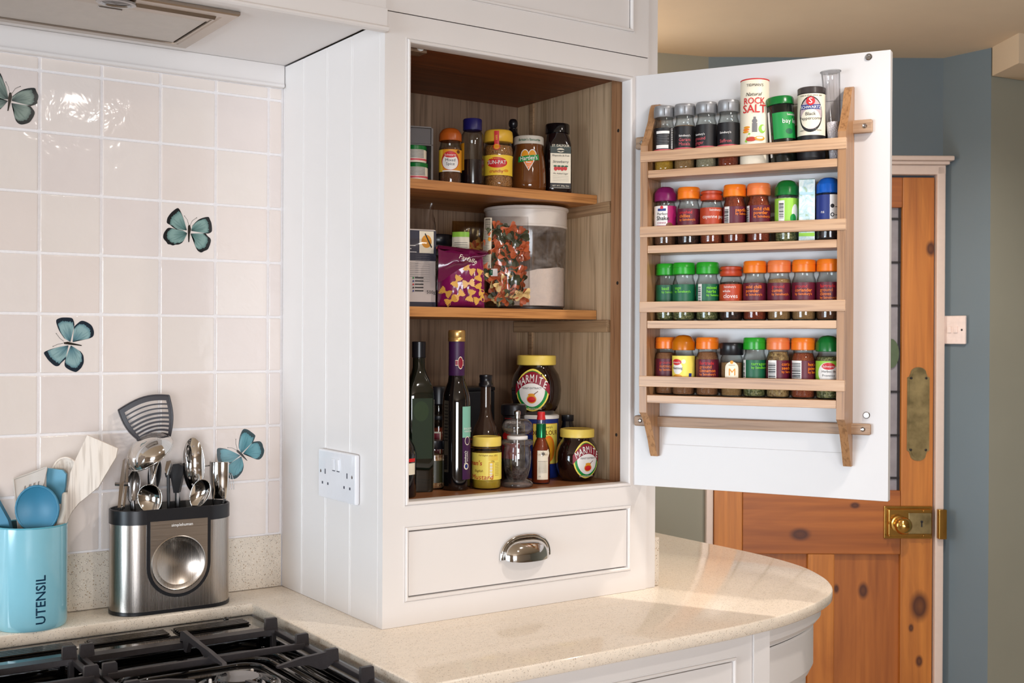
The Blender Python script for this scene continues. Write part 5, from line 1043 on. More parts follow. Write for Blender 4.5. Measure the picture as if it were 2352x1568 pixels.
# tall clear flour tub
TW = [(0, .006), (.0800, .006), (.0815, .008), (.0838, .170), (.0838, .180)]
tub = thing('flour_tub', 'big clear plastic tub half full of white flour with a white lid', 'storage tub', (.4505, .235, S2), face_cam(.4505, .235))
TUBM = glass('dusty_clear_plastic', (.92, .90, .90, 1), .10, 1.5, .30, (.80, .76, .74, 1), edge=.75)
MB().lathe_open(TW, 44).build('tub_body', TUBM, tub, angle=60); tub.scale = (.968, .968, .965)
mb = MB()
def flour(u, v):
    a = 2*PI*u; h = .072+.016*math.cos(a-1.3)+.0035*noise.noise(Vector((math.cos(a)*2.4, math.sin(a)*2.4, .3)))
    if v < .5: return (.0792*math.sin(a), -.0792*math.cos(a), .0085+(h-.0085)*v*2)
    k = 1-(v-.5)*2; x, y = .0792*k*math.sin(a), -.0792*k*math.cos(a); return (x, y, .072+(h-.072)*k+.006*noise.noise(Vector((x*60, y*60, 2)))*(1-k*.6))
mb.grid(flour, 60, 20, closeu=True); mb.build('flour', plain('flour', rgb(240, 226, 212), .95, var=.02, vs=90), tub, angle=80)
WL = plain('white_lid_plastic', rgb(222, 212, 202), .35, var=.02)
MB().lathe([(.0815, .170), (.0848, .1715), (.0854, .2020), (.0860, .2045), (.0884, .2055), (.0890, .2082), (.0884, .2110), (.0850, .2120), (.0830, .2100), (0, .2100)], 44).build('lid', WL, tub, angle=50)
MB().lathe_open([(.0846, .1690), (.0858, .1700), (.0858, .1735), (.0850, .1745)], 44).build('lid_band', WL, tub)
MB().lathe([(0, 0), (.075, 0), (.078, .002), (.078, .0058), (0, .0058)], 40).build('base', plain('dark_base_plastic', rgb(50, 40, 38), .4), tub)

# ------------------------------------------------------------------ top shelf (z = .7644)
S1 = .7644
TS_ = dict(z=S1)
gs = thing('card_tray', 'grey cardboard sleeve standing at the left end of the top shelf', 'cardboard sleeve', (.1690, .200, S1), R(-16))
GC = plain('grey_card', rgb(112, 106, 104), .6, var=.03)
mb = MB(); mb.box(.024, .0275, -.038, .038, 0, .100); mb.box(-.044, .024, -.038, .038, .100, .1025); mb.box(-.044, .0275, -.038, .038, .0680, .0700); mb.box(-.044, -.0405, -.038, .038, 0, .100); mb.box(-.0405, .024, .034, .038, 0, .100); mb.box(-.0405, .024, -.038, .034, .0005, .003)
mb.build('sleeve', GC, gs)
MB().box(-.0405, .0235, -.037, -.035, .0705, .0995, 0, .001).build('sleeve_front', plain('dark_grey_card', rgb(84, 78, 78), .5), gs)
tinp = [(0, 0), (.0205, 0), (.0215, .002), (.0215, .022), (.0205, .0235)]
for k, zz in enumerate((.0035, .0350)):
    x, y = .1585-.003*k, .172
    vessel('pesto_jar', ['small jar with green lid and white small-print label, lower of two at top shelf left', 'small jar with green lid and white small-print label, upper of two at top shelf left'][k], 'small jar', (x, y, S1+zz), face_cam(x, y), tinp, K_CREAM, [('lid', [(.0212, .0230), (.0218, .0235), (.0218, .0300), (.0205, .0310), (0, .0310)], L_DG)], [P(-.030, .030, .003, .0065, K_PINK)]+[P(-.018, .018, .0205-.0025*i, .0219-.0025*i, K_GREY) for i in range(6)], cyl(.0215), bodyname='jar_body', group='small green-lidded jars')
stand('gravy_tin', 'tall black cardboard drum with a grey lid behind the small jars', 'drum', .2140, .268, [(0, 0), (.0265, 0), (.0265, .128)], K_BLACK, [('lid', [(.0265, .127), (.0275, .1275), (.0275, .136), (.026, .1375), (0, .1375)], plain('grey_lid', rgb(140, 134, 134), .4))], [P(.004, .020, .118-.006*i, .1192-.006*i, K_WHITE) for i in range(4)]+[P(.002, .018, .090-.004*i, .0908-.004*i, K_GREY) for i in range(12)]+[P(.002, .0205, .094, .0946, K_GREY)], bodyname='drum_body', nz=1, **TS_).scale = (.90, .90, .87)
b_ = [(0, 0), (.0195, 0), (.0222, .0018), (.0226, .005), (.0226, .068), (.0215, .073), (.0195, .079), (.0188, .088)]
stand('spice_jar', 'orange-brown capped jar reading Mixed Spice on the cupboard top shelf', 'spice jar', .2195, .152, b_, GL, [('contents', fill(b_, .070), C_SPICE['brown']), ('lid', lid_dome(.0845, .0265, .0228), plain('orange_brown_cap', rgb(176, 84, 24), .3))], [P(-.035, .035, .022, .066, K_AMBER), P(-.035, -.016, .022, .066, K_YEL), Eo(0, .0435, .019, .019, K_BROWNRED), Eo(0, .041, .0165, .0155, K_WHITE), Eo(0, .055, .0125, .0058, K_RED), Eo(.017, .0615, .004, .0035, K_BROWN), P(-.016, .022, .022, .0245, K_WHITE), T('Schwartz', 0, .0548, .0062, K_WHITE), T('Mixed', 0, .0445, .0080, K_BLACK), T('Spice', 0, .0370, .0080, K_BLACK)], lf=cyl(.0226), nz=1, **TS_).scale = (.93,)*3
b_ = [(0, 0), (.0215, 0), (.0235, .002), (.0238, .008), (.0232, .090), (.0222, .104), (.0185, .110), (.0165, .114), (.0165, .118)]
stand('syrup_bottle', 'clear bottle of dark syrup with an indigo cap on the top shelf', 'bottle', .2680, .152, b_, GL, [('contents', fill(b_, .052, .92), plain('dark_syrup', rgb(30, 16, 20), .15)), ('screw_cap', [(.0175, .112), (.0195, .113), (.0195, .1335), (.0182, .1355), (0, .1360)], plain('indigo_cap', rgb(30, 26, 92), .35))], [P(-.036, -.018, .030, .085, K_AMBER)], lf=cyl(.0238), nz=1, **TS_).scale = (.92,)*3
b_ = [(0, 0), (.0285, 0), (.0315, .003), (.0320, .010), (.0312, .020), (.0296, .028), (.0292, .052), (.0302, .062), (.0318, .074), (.0316, .086), (.0285, .095), (.0275, .103)]
stand('peanut_butter_jar', 'yellow-lidded peanut butter jar with red lettering on the top shelf', 'jar', .3285, .155, b_, GL, [('contents', fill(b_, .092, .96), granules('peanut_butter', rgb(172, 116, 60), rgb(186, 130, 74), rgb(140, 90, 46), 320, .4)), ('lid', [(.0290, .100), (.0312, .1015), (.0312, .114), (.0300, .1235), (.0270, .1265), (0, .1270)], plain('pb_yellow_lid', rgb(226, 178, 56), .4))],
    [P(-.046, .046, .026, .070, K_YEL), Eo(-.003, .0535, .0235, .0115, K_RED), Eo(.018, .036, .006, .003, K_AMBER), T('SUN-PAT', -.0035, .0535, .0118, K_WHITE, bold=.04, sx=.86), T('crunchy', -.004, .0345, .0095, K_BROWNRED, bold=.04), P(-.0085, .0015, .088, .122, K_RED), Eo(-.0035, .088, .0075, .0075, K_RED), Eo(-.0035, .088, .006, .006, K_AMBER), T('100%', -.0035, .107, .0055, K_YEL, rot=90)], lf=lambda s, z, o: ((max(.0302, prof_r(b_, z), .0316 if z > .095 else 0)+o)*math.sin(s/.031), -(max(.0302, prof_r(b_, z), .0316 if z > .095 else 0)+o)*math.cos(s/.031), z), nz=8, angle=60, **TS_).scale = (.89, .89, .865)
b_ = [(0, 0), (.033, 0), (.0362, .003), (.0370, .012), (.0362, .040), (.0345, .062), (.0318, .080), (.0295, .090), (.0292, .100)]
bm2 = b_
stand('marmalade_jar', 'dark amber marmalade jar with a white lid and heart-shaped label', 'jar', .4030, .160, b_, plain('marmalade_glass', rgb(104, 58, 24), .08, coat=.5), [('lid', [(.0295, .0985), (.0315, .099), (.0315, .1140), (.0300, .1160), (.028, .1162), (0, .1155)], plain('marmalade_lid', rgb(206, 200, 188), .35))],
    [Bd(-.0190, .0190, lambda s: .040+abs(s)/.0190*.0335, lambda s: .0735+.0130*max(0, 1-((abs(s)-.0090)/.0100)**2)**.5, K_WHITE, 40), Bd(-.0172, .0172, lambda s: .0425+abs(s)/.0172*.031, lambda s: .0735+.0110*max(0, 1-((abs(s)-.0088)/.0084)**2)**.5, K_AMBER, 40), Bd(-.0125, .0125, lambda s: .0425+abs(s)/.0172*.031, lambda s: .0635, K_ORANGE, 20),
     Bd(-.0235, .0235, lambda s: .0610+s*.11, lambda s: .0730+s*.11, K_BRG, 16), T("Hartley's", 0, .0672, .0128, K_WHITE, bold=.03, rot=5, sx=.85), T('Best', 0, .0580, .0066, K_WHITE, bold=.03), T('orange', 0, .0525, .0036, K_WHITE), T('jelly', 0, .0485, .0036, K_WHITE), T("Britain's favourite", .002, .1065, .0075, K_GREEN, bold=.03)], lf=lambda s, z, o: ((max(prof_r(bm2, z), .0317 if z > .098 else 0)+o)*math.sin(s/.036), -(max(prof_r(bm2, z), .0317 if z > .098 else 0)+o)*math.cos(s/.036), z), nz=6, **TS_).scale = (.93, .93, .91)
sj = thing('conserve_jar', 'tall square black jar with a cream strawberry label at the right of top shelf', 'jar', (.4665, .152, S1), face_cam(.451, .158, 14))
square_bottle([(.0235, 0, .8), (.0248, .002, .8), (.0252, .010, .8), (.0248, .075, .8), (.0240, .096, .7), (.0225, .108, .3), (.0215, .118, 0)]).build('glass_body', plain('conserve_glass', rgb(22, 12, 14), .07, coat=.5), sj, angle=50)
MB().lathe([(.0220, .117), (.0240, .118), (.0240, .134), (.0228, .1360), (0, .1362)], 28).build('lid', plain('gloss_black_lid', rgb(14, 12, 14), .12), sj)
gq = lambda s, z, o: (s, -(.0253 if z < .08 else .0249)-o, z)
put_labels(sj, [P(-.0205, .0205, .018, .076, K_CREAM), P(-.0205, .0205, .076, .090, plain('print_bottle_green', rgb(16, 44, 40), .35)), Eo(0, .086, .0205, .008, MATS['print_bottle_green']), Eo(0, .082, .008, .004, K_CREAM), P(-.0205, .0205, .0075, .018, K_BLACK), P(-.018, .018, .0085, .0090, K_CREAM)]+[Eo(-.010+.0065*i, .046+.001*(i % 2), .0036, .0042, K_RED) for i in range(4)]+[Eo(-.011+.0075*i, .051, .0034, .0016, K_GREEN) for i in range(4)]+
    [T('ST. DALFOUR', 0, .0905, .0068, K_CREAM, bold=.03, sx=.85), T('FRANCE', 0, .0815, .0032, K_BLACK), T('Rhapsodie de Fruit', 0, .0715, .0050, K_BLACK, shear=.2, sx=.9), T('Strawberry', 0, .0595, .0070, K_BLACK, shear=.2), T('No Added Sugar', 0, .0365, .0044, K_BLACK, shear=.2), T('NET WT. 284g 10oz', 0, .0125, .0040, K_CREAM)]+[P(-.016, .016, .0315-.003*i, .0318-.003*i, K_GREY) for i in range(4)], gq)
kb = stand('stoppered_bottle', 'dark bottle with a small black ball stopper behind the marmalade jar', 'bottle', .440, .268, [(0, 0), (.023, 0), (.024, .002), (.024, .110), (.012, .130), (.009, .135), (.009, .142)], plain('very_dark_glass', rgb(16, 16, 20), .08), [('ball_stopper', [(0, .142), (.006, .143), (.0088, .148), (.0095, .1525), (.0088, .157), (.006, .161), (0, .1625)], L_BK)], **TS_)

# ------------------------------------------------------------------ range cooker hob
EN = plain('black_enamel', rgb(10, 10, 12), .07, coat=.6, var=.02); IRON = plain('cast_iron', rgb(62, 58, 60), .42, .35, var=.08, vs=120, bmp=.25, bs=700)
rc = thing('range_cooker', 'black enamel gas range cooker top set into the worktop', 'cooker', (0, 0, 0))
mb = MB(); mb.box(-1.18, -.1045, -.30, .2985, FZ+.02, -.046, 0, .002); mb.build('hob_top', EN, rc)
mb = MB(); mb.box(-1.18, -.1055, .158, .2975, -.0455, -.020, 0, .006); vt = mb.build('vent_strip', EN, rc)
mb = MB(); mb.box(-.128, -.1055, -.30, .157, -.0455, -.026, 0, .005); mb.build('hob_rim', EN, rc)
for x0, x1 in ((-.262, -.135), (-.405, -.275), (-.560, -.425)):
    MB().box(x0, x1, .228, .268, -.0198, -.0192).build('vent_shade_sheet', plain('vent_shade', rgb(6, 6, 7), .3), rc)  # dark sheet laid on the strip paints the shade between the slats
    for y in (.2325, .2415, .2505, .2595): MB().box(x0+.001, x1-.001, y-.0028, y+.0028, -.0190, -.0150, 0, .0022).build('vent_slat', EN, rc)
MB().lathe([(.0045, 0), (.0048, .002), (.0035, .0045), (0, .0055)], 16, c=(-.158, .284, -.020)).build('fixing_stud', EN, rc, angle=60)
# raised swage round each burner well
def round_rect(x0, x1, y0, y1, r, n=6):
    out = []
    for cx_, cy_, a0 in ((x1-r, y1-r, 0), (x0+r, y1-r, 90), (x0+r, y0+r, 180), (x1-r, y0+r, 270)):
        out += [(cx_+r*math.cos(R(a0+90*k/n)), cy_+r*math.sin(R(a0+90*k/n))) for k in range(n+1)]
    return out
for x0, x1 in ((-.425, -.150), (-.745, -.470)):
    for d, z, r in ((0, -.036, .0055), (.016, -.041, .0045), (.034, -.0445, .004)):
        pts = [(x, y, z) for x, y in round_rect(x0+d, x1-d, -.40+d, .118-d, .055-d*.6)]; mb = MB(); mb.tube(pts+[pts[0]], r, 8); mb.build('enamel_swage', EN, rc, angle=70)
def burner(x, y):
    mb = MB().lathe([(.066, -.0455), (.064, -.040), (.052, -.036), (.050, -.030), (.040, -.026), (.038, -.022), (0, -.022)], 40, c=(x, y, 0)); b = mb.build('burner_base', CHROME2, rc)
    MB().lathe([(.030, -.0218), (.0305, -.012), (.029, -.010), (0, -.0095)], 36, c=(x, y, 0)).build('burner_cap', EN, b)
    mb = MB()
    for k in range(36): a = 2*PI*k/36; mb.box(-.001, .001, -.0335, -.0305, -.0215, -.0115, M=Matrix.Translation((x, y, 0)) @ Matrix.Rotation(a, 4, 'Z'))
    tag(mb.build('flame_ports', CHROME2, b), kind='stuff')
    MB().lathe_open([(.052, -.0295), (.060, -.0275), (.0615, -.0235), (.060, -.0215), (.049, -.0235), (.047, -.027)], 40, c=(x, y, 0)).build('burner_ring', EN, b, angle=60)
    for a in (40, 165, 285): MB().lathe([(.0022, -.03), (.0024, -.012), (.0018, -.0105), (0, -.010)], 12, c=(x+.040*math.cos(R(a)), y+.040*math.sin(R(a)), 0)).build('igniter_pin', K_WHITE, b)
burner(-.280, -.088); burner(-.600, -.088)
def trivet(x0, x1, label):
    t = thing('pan_support', label, 'pan support', (0, 0, 0), 0, 'cast iron pan supports'); zt = -.008; W_ = .0075; y1 = .152
    MB().prism([(x0, y1), (x1, y1), (x1, y1-.030), (x1-.02, y1-.022), (x0+.02, y1-.022), (x0, y1-.030)], lambda x, y, t_: (x, y, t_), zt-.009, zt).build('frame_bar', IRON, t)
    for xa in (x0+.004, x1-.004):
        MB().box(xa-.0045, xa+.0045, -.34, y1-.024, zt-.009, zt, 0, .002).build('frame_bar', IRON, t)
        for y in (.138, .014, -.093, -.208):
            sgn = -1 if xa > (x0+x1)/2 else 1; xc = xa+sgn*.006
            MB().prism([(xc-.0105, zt-.004), (xc-.0100, .0085), (xc-.0088, .0100), (xc+.0088, .0100), (xc+.0100, .0085), (xc+.0115, zt-.004)], lambda x, z, t_: (x, t_, z), y-.0038, y+.0038).build('lug', IRON, t)
    xm = (x0+x1)/2
    MB().box(x0+.006, x1-.006, .008, .0155, zt-.006, zt+.004, 0, .0015).build('cross_bar', IRON, t)
    MB().prism([(y1-.010, zt), (y1-.012, .008), (y1-.022, .011), (.05, .006), (.014, .005), (-.045, .000), (-.047, -.004), (.010, -.006), (.018, -.012), (.052, -.002), (.100, -.001), (.112, -.020), (.122, -.020), (.128, -.005)], lambda y, z, t_: (t_, y, z), xm-.0035, xm+.0035).build('finger', IRON, t)
    for sgn, xa in ((1, x0), (-1, x1)):
        MB().prism([(xa+sgn*.004, zt), (xa+sgn*.004, .008), (xa+sgn*.060, .004), (xa+sgn*.098, -.003), (xa+sgn*.098, -.006), (xa+sgn*.050, -.008), (xa+sgn*.030, -.018), (xa+sgn*.020, -.018)], lambda x, z, t_: (x, t_, z), -.0975, -.0900).build('finger', IRON, t)
    MB().prism([(-.34, zt), (-.34, .008), (-.20, .004), (-.135, -.003), (-.135, -.006), (-.30, -.010)], lambda y, z, t_: (t_, y, z), xm-.0035, xm+.0035).build('finger', IRON, t)
    for xa in (x0+.0075, x1-.009): 
        for y in (.13, -.28): MB().box(xa-.004, xa+.004, y-.005, y+.005, -.0455, zt-.004, 0, .001).build('foot', IRON, t)
trivet(-.445, -.126, 'black cast iron pan support over the right-hand burner')
trivet(-.768, -.451, 'black cast iron pan support at the left edge, partly out of frame')

# ------------------------------------------------------------------ flat utensils: local plane facing the camera, px offsets scaled to real size
def plane_at(x, y):
    """returns frame root rotation so local x runs right as seen, z up"""
    return R(-34.4506)
def px_outline(pts, ax, ay, k, z0): return [((px-ax)*k, z0-(py-ay)*k) for px, py in pts]
def flat(name, mat, root, outline, y, th, bow=0):
    n = len(outline); zs = [p[1] for p in outline]; zmin, zmax = min(zs), max(zs)
    f = lambda u, v, t: (u, t+bow*((v-zmin)/(zmax-zmin))**2, v)
    return MB().prism(outline, f, y-th/2, y+th/2).build(name, mat, root)
def bowl(name, mat, root, cx, cz, a, b, depth, y, roll, yaw=0, pitch=0, rim=.0012, holes=None, nu=30, nr=12, egg=0):
    """spoon bowl: shallow ellipsoid cap, concave side towards -y"""
    M = Matrix.Translation((cx, y, cz)) @ Matrix.Rotation(R(yaw), 4, 'Z') @ Matrix.Rotation(R(roll), 4, 'Y') @ Matrix.Rotation(R(pitch), 4, 'X')
    def f(u, v, o=0):
        an = 2*PI*u; r = v; k = 1+egg*math.sin(an)*.25; return M @ Vector((a*r*math.cos(an)*(1-egg*.3*math.sin(an)), depth*(1-r*r)+o, b*r*math.sin(an)*k))
    mb = MB()
    def keep(u, v):
        if not holes: return True
        an = 2*PI*u; p = (a*v*math.cos(an), b*v*math.sin(an)); return all((p[0]-h[0])**2+(p[1]-h[1])**2 > .0021**2 for h in holes)
    if holes: nu, nr = 84, 30
    mb.grid(lambda u, v: f(u, max(v, .001)), nu, nr, closeu=True, keep=keep); mb.grid(lambda u, v: f(u, max(v, .001), rim), nu, nr, closeu=True, keep=keep)
    mb.tube([f(k/28, 1, rim/2) for k in range(29)], rim*.7, 6)
    return mb.build(name, mat, root, angle=70), M

# ------------------------------------------------------------------ blue enamel utensil pot
PX, PY = -.4705, .3495
POTM = plain('pale_blue_enamel', rgb(140, 200, 216), .14, coat=.5, var=.01); POTI = plain('grey_blue_enamel_inside', rgb(70, 110, 122), .3)
pot = thing('utensil_pot', 'pale blue enamel pot lettered UTENSIL on the worktop', 'utensil pot', (PX, PY, .0003), face_cam(PX, PY))
mb = MB(); mb.lathe_open([(0, 0), (.0540, 0), (.0562, .003), (.0570, .010), (.0570, .1665)], 64); mb.build('pot_body', POTM, pot)
MB().lathe_open([(0, .003), (.0545, .003), (.0552, .1665)], 64).build('pot_lining', POTI, pot)
MB().tube([(.0562*math.cos(a), .0562*math.sin(a), .1672) for a in [2*PI*k/64 for k in range(65)]], .0014, 8).build('rim', plain('rim_blue', rgb(96, 176, 196), .12), pot, angle=70)
put_labels(pot, [T('UTENSIL', .0160, .0510, .0215, plain('print_ink_blue', rgb(14, 52, 78), .3), 'C', rot=90, bold=.012, sx=.98)], cyl(.0570))
K1 = .000727; AX, AY, Z1 = 68.5, 1195, .1665
def potroot(name, label, cat, dy=0.0):
    d = Vector((math.sin(R(34.4506)), math.cos(R(34.4506)), 0))*dy
    return thing(name, label, cat, (PX+d.x, PY+d.y, 0), R(-34.4506))
o1 = lambda pts: px_outline(pts, AX, AY, K1, Z1)
TEAL = plain('teal_silicone', rgb(52, 124, 156), .45, var=.03); TEAL2 = plain('light_teal_silicone', rgb(96, 158, 184), .45, var=.02)
GREYP = plain('warm_grey_nylon', rgb(200, 190, 180), .45, var=.02)
WOODP = oak('pale_beech', 2, rgb(238, 226, 214), rgb(224, 206, 188), .55)
WOODS = oak('warm_beech', 2, rgb(226, 200, 172), rgb(206, 176, 144), .55)
# teal spoon
t = potroot('teal_spoon', 'teal silicone spoon standing in the blue pot', 'spoon', -.012)
cx_, cz_ = (95-AX)*K1, Z1-(1155-AY)*K1
bowl('spoon_bowl', TEAL, t, cx_, cz_, 48*K1, 52*K1, .010, -.012, 4, rim=.003); MB().tube([(cx_, .0, cz_-.030), (cx_-.006, .006, .07), (cx_-.012, .012, .010)], .0050, 10).build('handle', TEAL, t)
# slotted grey turner
t = potroot('slotted_turner', 'warm grey slotted turner behind the teal spoon', 'turner', .004)
tl = [(24, 1092), (100, 1064), (104, 1130), (92, 1180), (78, 1215), (52, 1215), (32, 1150), (22, 1110)]
def turner(u, v):
    top = Vector((26+76*u, 1092-28*u)); bot = Vector((44+34*u, 1215)); p = top.lerp(bot, v); x, z = (p.x-AX)*K1, Z1-(p.y-AY)*K1
    return (x, .010*(1-v)*math.sin(u*PI)-.010*v, z)
kp_ = lambda u, v: not (.2 < v < .72 and any(abs(u-c) < .035 for c in (.30, .46, .62, .78)))
mb = MB(); mb.grid(turner, 40, 16, keep=kp_); mb.grid(lambda u, v: tuple(a+b for a, b in zip(turner(u, v), (0, .0022, 0))), 40, 16, keep=kp_)
mb.tube([turner(u/10, 0) for u in range(11)]+[turner(1, .5), turner(1, 1)], .0016, 6); mb.tube([turner(0, k/6) for k in range(7)], .0016, 6); mb.build('turner_blade', GREYP, t, angle=70)
MB().tube([((61-AX)*K1, -.008, Z1-(1212-AY)*K1), (-.002, .0, .06), (.000, .006, .008)], .0048, 10).build('handle', GREYP, t)
# light teal spatula
t = potroot('silicone_spatula', 'light teal flat spatula between the grey turner and wooden spoon', 'spatula', .016)
flat('blade', TEAL2, t, o1([(96, 1068), (132, 1072), (141, 1082), (139, 1110), (132, 1150), (96, 1150)]), .0, .006); MB().tube([((114-AX)*K1, 0, Z1-(1150-AY)*K1), (.020, .0, .06), (.006, -.004, .008)], .0045, 10).build('handle', WOODS, t)
# wooden spoon
t = potroot('wooden_spoon', 'pale wooden spoon at the back of the blue pot', 'spoon', .028)
bowl('spoon_bowl', WOODP, t, (133-AX)*K1, Z1-(1088-AY)*K1, 32*K1, 42*K1, .007, 0, -6, rim=.003); MB().tube([((130-AX)*K1, .004, Z1-(1128-AY)*K1), (.028, .0, .09), (.012, -.006, .008)], [.0050, .0045, .0045], 10).build('handle', WOODS, t)
# wooden turner leaning right
t = potroot('wooden_turner', 'broad pale wooden turner leaning right out of the blue pot', 'turner', .006)
ol = [(197, 990), (266, 1020), (262, 1040), (232, 1090), (222, 1108), (196, 1130), (176, 1146), (160, 1166), (146, 1195), (140, 1250), (128, 1330), (117, 1330), (124, 1240), (134, 1190), (146, 1150), (153, 1110), (158, 1075), (170, 1045)]
flat('turner_blade', WOODP, t, o1(ol), .0, .0045, bow=-.006)
# cream handle end and teal handle at the left
t = potroot('cream_handle_tool', 'tool with a rounded cream handle showing beside the wooden turner', 'utensil', .006)
MB().tube([((144-AX)*K1, 0, Z1-(1122-AY)*K1), ((144-AX)*K1, 0, Z1-(1126-AY)*K1), ((142-AX)*K1, 0, Z1-(1160-AY)*K1), (.031, 0, .120), (.012, -.004, .010)], [.003, .0058, .0062, .005, .005], 12).build('handle', plain('cream_nylon', rgb(230, 222, 208), .4), t)
t = potroot('teal_handle_tool', 'teal handled tool leaning left over the rim of the blue pot', 'utensil', -.016)
flat('handle', TEAL, t, o1([(-14, 1105), (0, 1130), (28, 1180), (36, 1210), (40, 1300), (26, 1300), (14, 1215), (-6, 1170), (-24, 1135)]), 0, .011)

# ------------------------------------------------------------------ stainless utensil caddy
HXC, HYC = -.2360, .3520
hc = thing('utensil_caddy', 'oval brushed steel utensil caddy with black rim and round dimple', 'utensil caddy', (HXC, HYC, .0003), R(-1.5))
def stadium(a, b, n=18):
    out = []
    for k in range(n+1): t_ = -PI/2+PI*k/n; out.append((a-b+b*math.cos(t_), b*math.sin(t_)))
    for k in range(n+1): t_ = PI/2+PI*k/n; out.append((-(a-b)+b*math.cos(t_), b*math.sin(t_)))
    return out
A_, B_ = .1045, .0450
def shell(mb, rings, mi=0, cap0=False, cap1=False):
    n = len(rings[0][0]); vs = [(x, y, z) for ring, z in rings for x, y in ring]; fs = [(r*n+i, r*n+(i+1) % n, (r+1)*n+(i+1) % n, (r+1)*n+i) for r in range(len(rings)-1) for i in range(n)]
    if cap0: fs.append(tuple(reversed(range(n))))
    if cap1: fs.append(tuple(range((len(rings)-1)*n, len(rings)*n)))
    mb.add(vs, fs, mi); return mb
S_ = lambda d: stadium(A_-d, B_-d)
shell(MB(), [(S_(0), .006), (S_(0), .156)]).build('steel_body', STEEL, hc, angle=30)
shell(MB(), [(S_(0), 0), (S_(-.0012), .001), (S_(-.0012), .0065), (S_(.001), .0068)], cap0=True, cap1=True).build('base_trim', BLACKP, hc)
def ubow(x): return .1520
mb = MB(); shell(mb, [(S_(0), .1555), (S_(-.0010), .156), (S_(-.0010), .1795), (S_(.0), .1805), (S_(.0022), .1805), (S_(.0030), .179), (S_(.0030), .010)]); 
mb.v = [(x, y, (z if not (abs(x) < .052 and y < 0 and z > .15) else z-.0)) for x, y, z in mb.v]
rim_o = mb.build('black_rim', BLACKP, hc)
mb = MB(); mb.box(-.002, .002, -.040, .040, .01, .165); mb.build('divider', BLACKP, hc)
# front plate with U-shaped black border; the plate's centre line sits slightly right of the middle
uc_ = .0015; UW = .0560; UT = .1605; UBt = .079
def upts(w_, zt, zc, n=20): return [(uc_-w_, zt)]+[(uc_-w_*math.cos(PI*k/n), zc-w_*math.sin(PI*k/n)) for k in range(n+1)]+[(uc_+w_, zt)]
MB().prism(upts(UW, .181, UBt+.003), lambda x, z, t_: (x, -t_, z), .0448, .0468).build('u_border', BLACKP, hc)
MB().prism(upts(UW-.0060, UT, UBt+.003), lambda x, z, t_: (x, -t_, z), .0450, .0485).build('front_plate', STEEL_H, hc)
# dimple: concave dish standing on the plate
mb = MB(); mb.lathe_open([(.0470, 0), (.0478, .0012), (.0462, .0022), (.0440, .0010), (.030, -.0012), (.015, -.0022), (.001, -.0026)], 48, M=Matrix.Translation((uc_-.0015, -.0490, .0860)) @ Matrix.Rotation(PI/2, 4, 'X'))
mb.build('round_dimple', STEEL, hc, angle=60)
put_labels(hc, [T('simplehuman', .006, .1520, .0072, K_WHITE, bold=.02)], lambda s, z, o: (s, -.0485-o, z))
# plate top opening: dark inside behind it
K2 = .000773; BX2, BY2, Z2 = 389, 1170, .1800
def cadroot(name, label, cat, dy=0.0):   # dy: how far back along the viewing direction
    d = Vector((math.sin(R(34.4506)), math.cos(R(34.4506)), 0))*dy
    return thing(name, label, cat, (HXC+d.x, HYC+d.y, 0), R(-34.4506))
o2 = lambda pts: px_outline(pts, BX2, BY2, K2, Z2)
q2 = lambda px, py: ((px-BX2)*K2, Z2-(py-BY2)*K2)
NYL = plain('graphite_nylon', rgb(58, 54, 58), .35, var=.04)
# slotted fish slice
t = cadroot('fish_slice', 'dark fan-shaped slotted fish slice, tallest in the steel caddy', 'fish slice', -.010)
def fan(u, v):   # u across, v from top edge (0) to neck (1)
    L_ = Vector((273, 951)).lerp(Vector((326, 1024)), v)+Vector((-5*math.sin(v*PI), 6*math.sin(v*PI))); R_ = Vector((389, 917)).lerp(Vector((392, 1010)), v)+Vector((8*math.sin(v*PI), 0))
    p = L_.lerp(R_, u)+Vector((0, -13*math.sin(u*PI)*(1-.25*v))); x, z = q2(p.x, p.y); return (x, -.004+.012*(v-.5)**2, z)
ks = lambda u, v: not (.085 < u < .92 and v > .13 and ((v-.13)*9.2) % 1 < .56 and v < .97)
mb = MB(); mb.grid(fan, 24, 56, keep=ks); mb.grid(lambda u, v: tuple(a+b for a, b in zip(fan(u, v), (0, .002, 0))), 24, 56, keep=ks)
for ed in ([fan(k/12, 0) for k in range(13)], [fan(0, k/12) for k in range(13)], [fan(1, k/12) for k in range(13)]): mb.tube(ed, .0014, 6)
mb.build('slotted_blade', NYL, t, angle=70)
MB().tube([(*q2(360, 1018)[:1], -.004, q2(360, 1018)[1]), (q2(350, 1080)[0], .0, q2(350, 1080)[1]), (-.020, 0, .10), (-.018, 0, .015)], [.012, .006, .005, .005], 12, flat=.35).build('handle', CHROME2, t, angle=60)
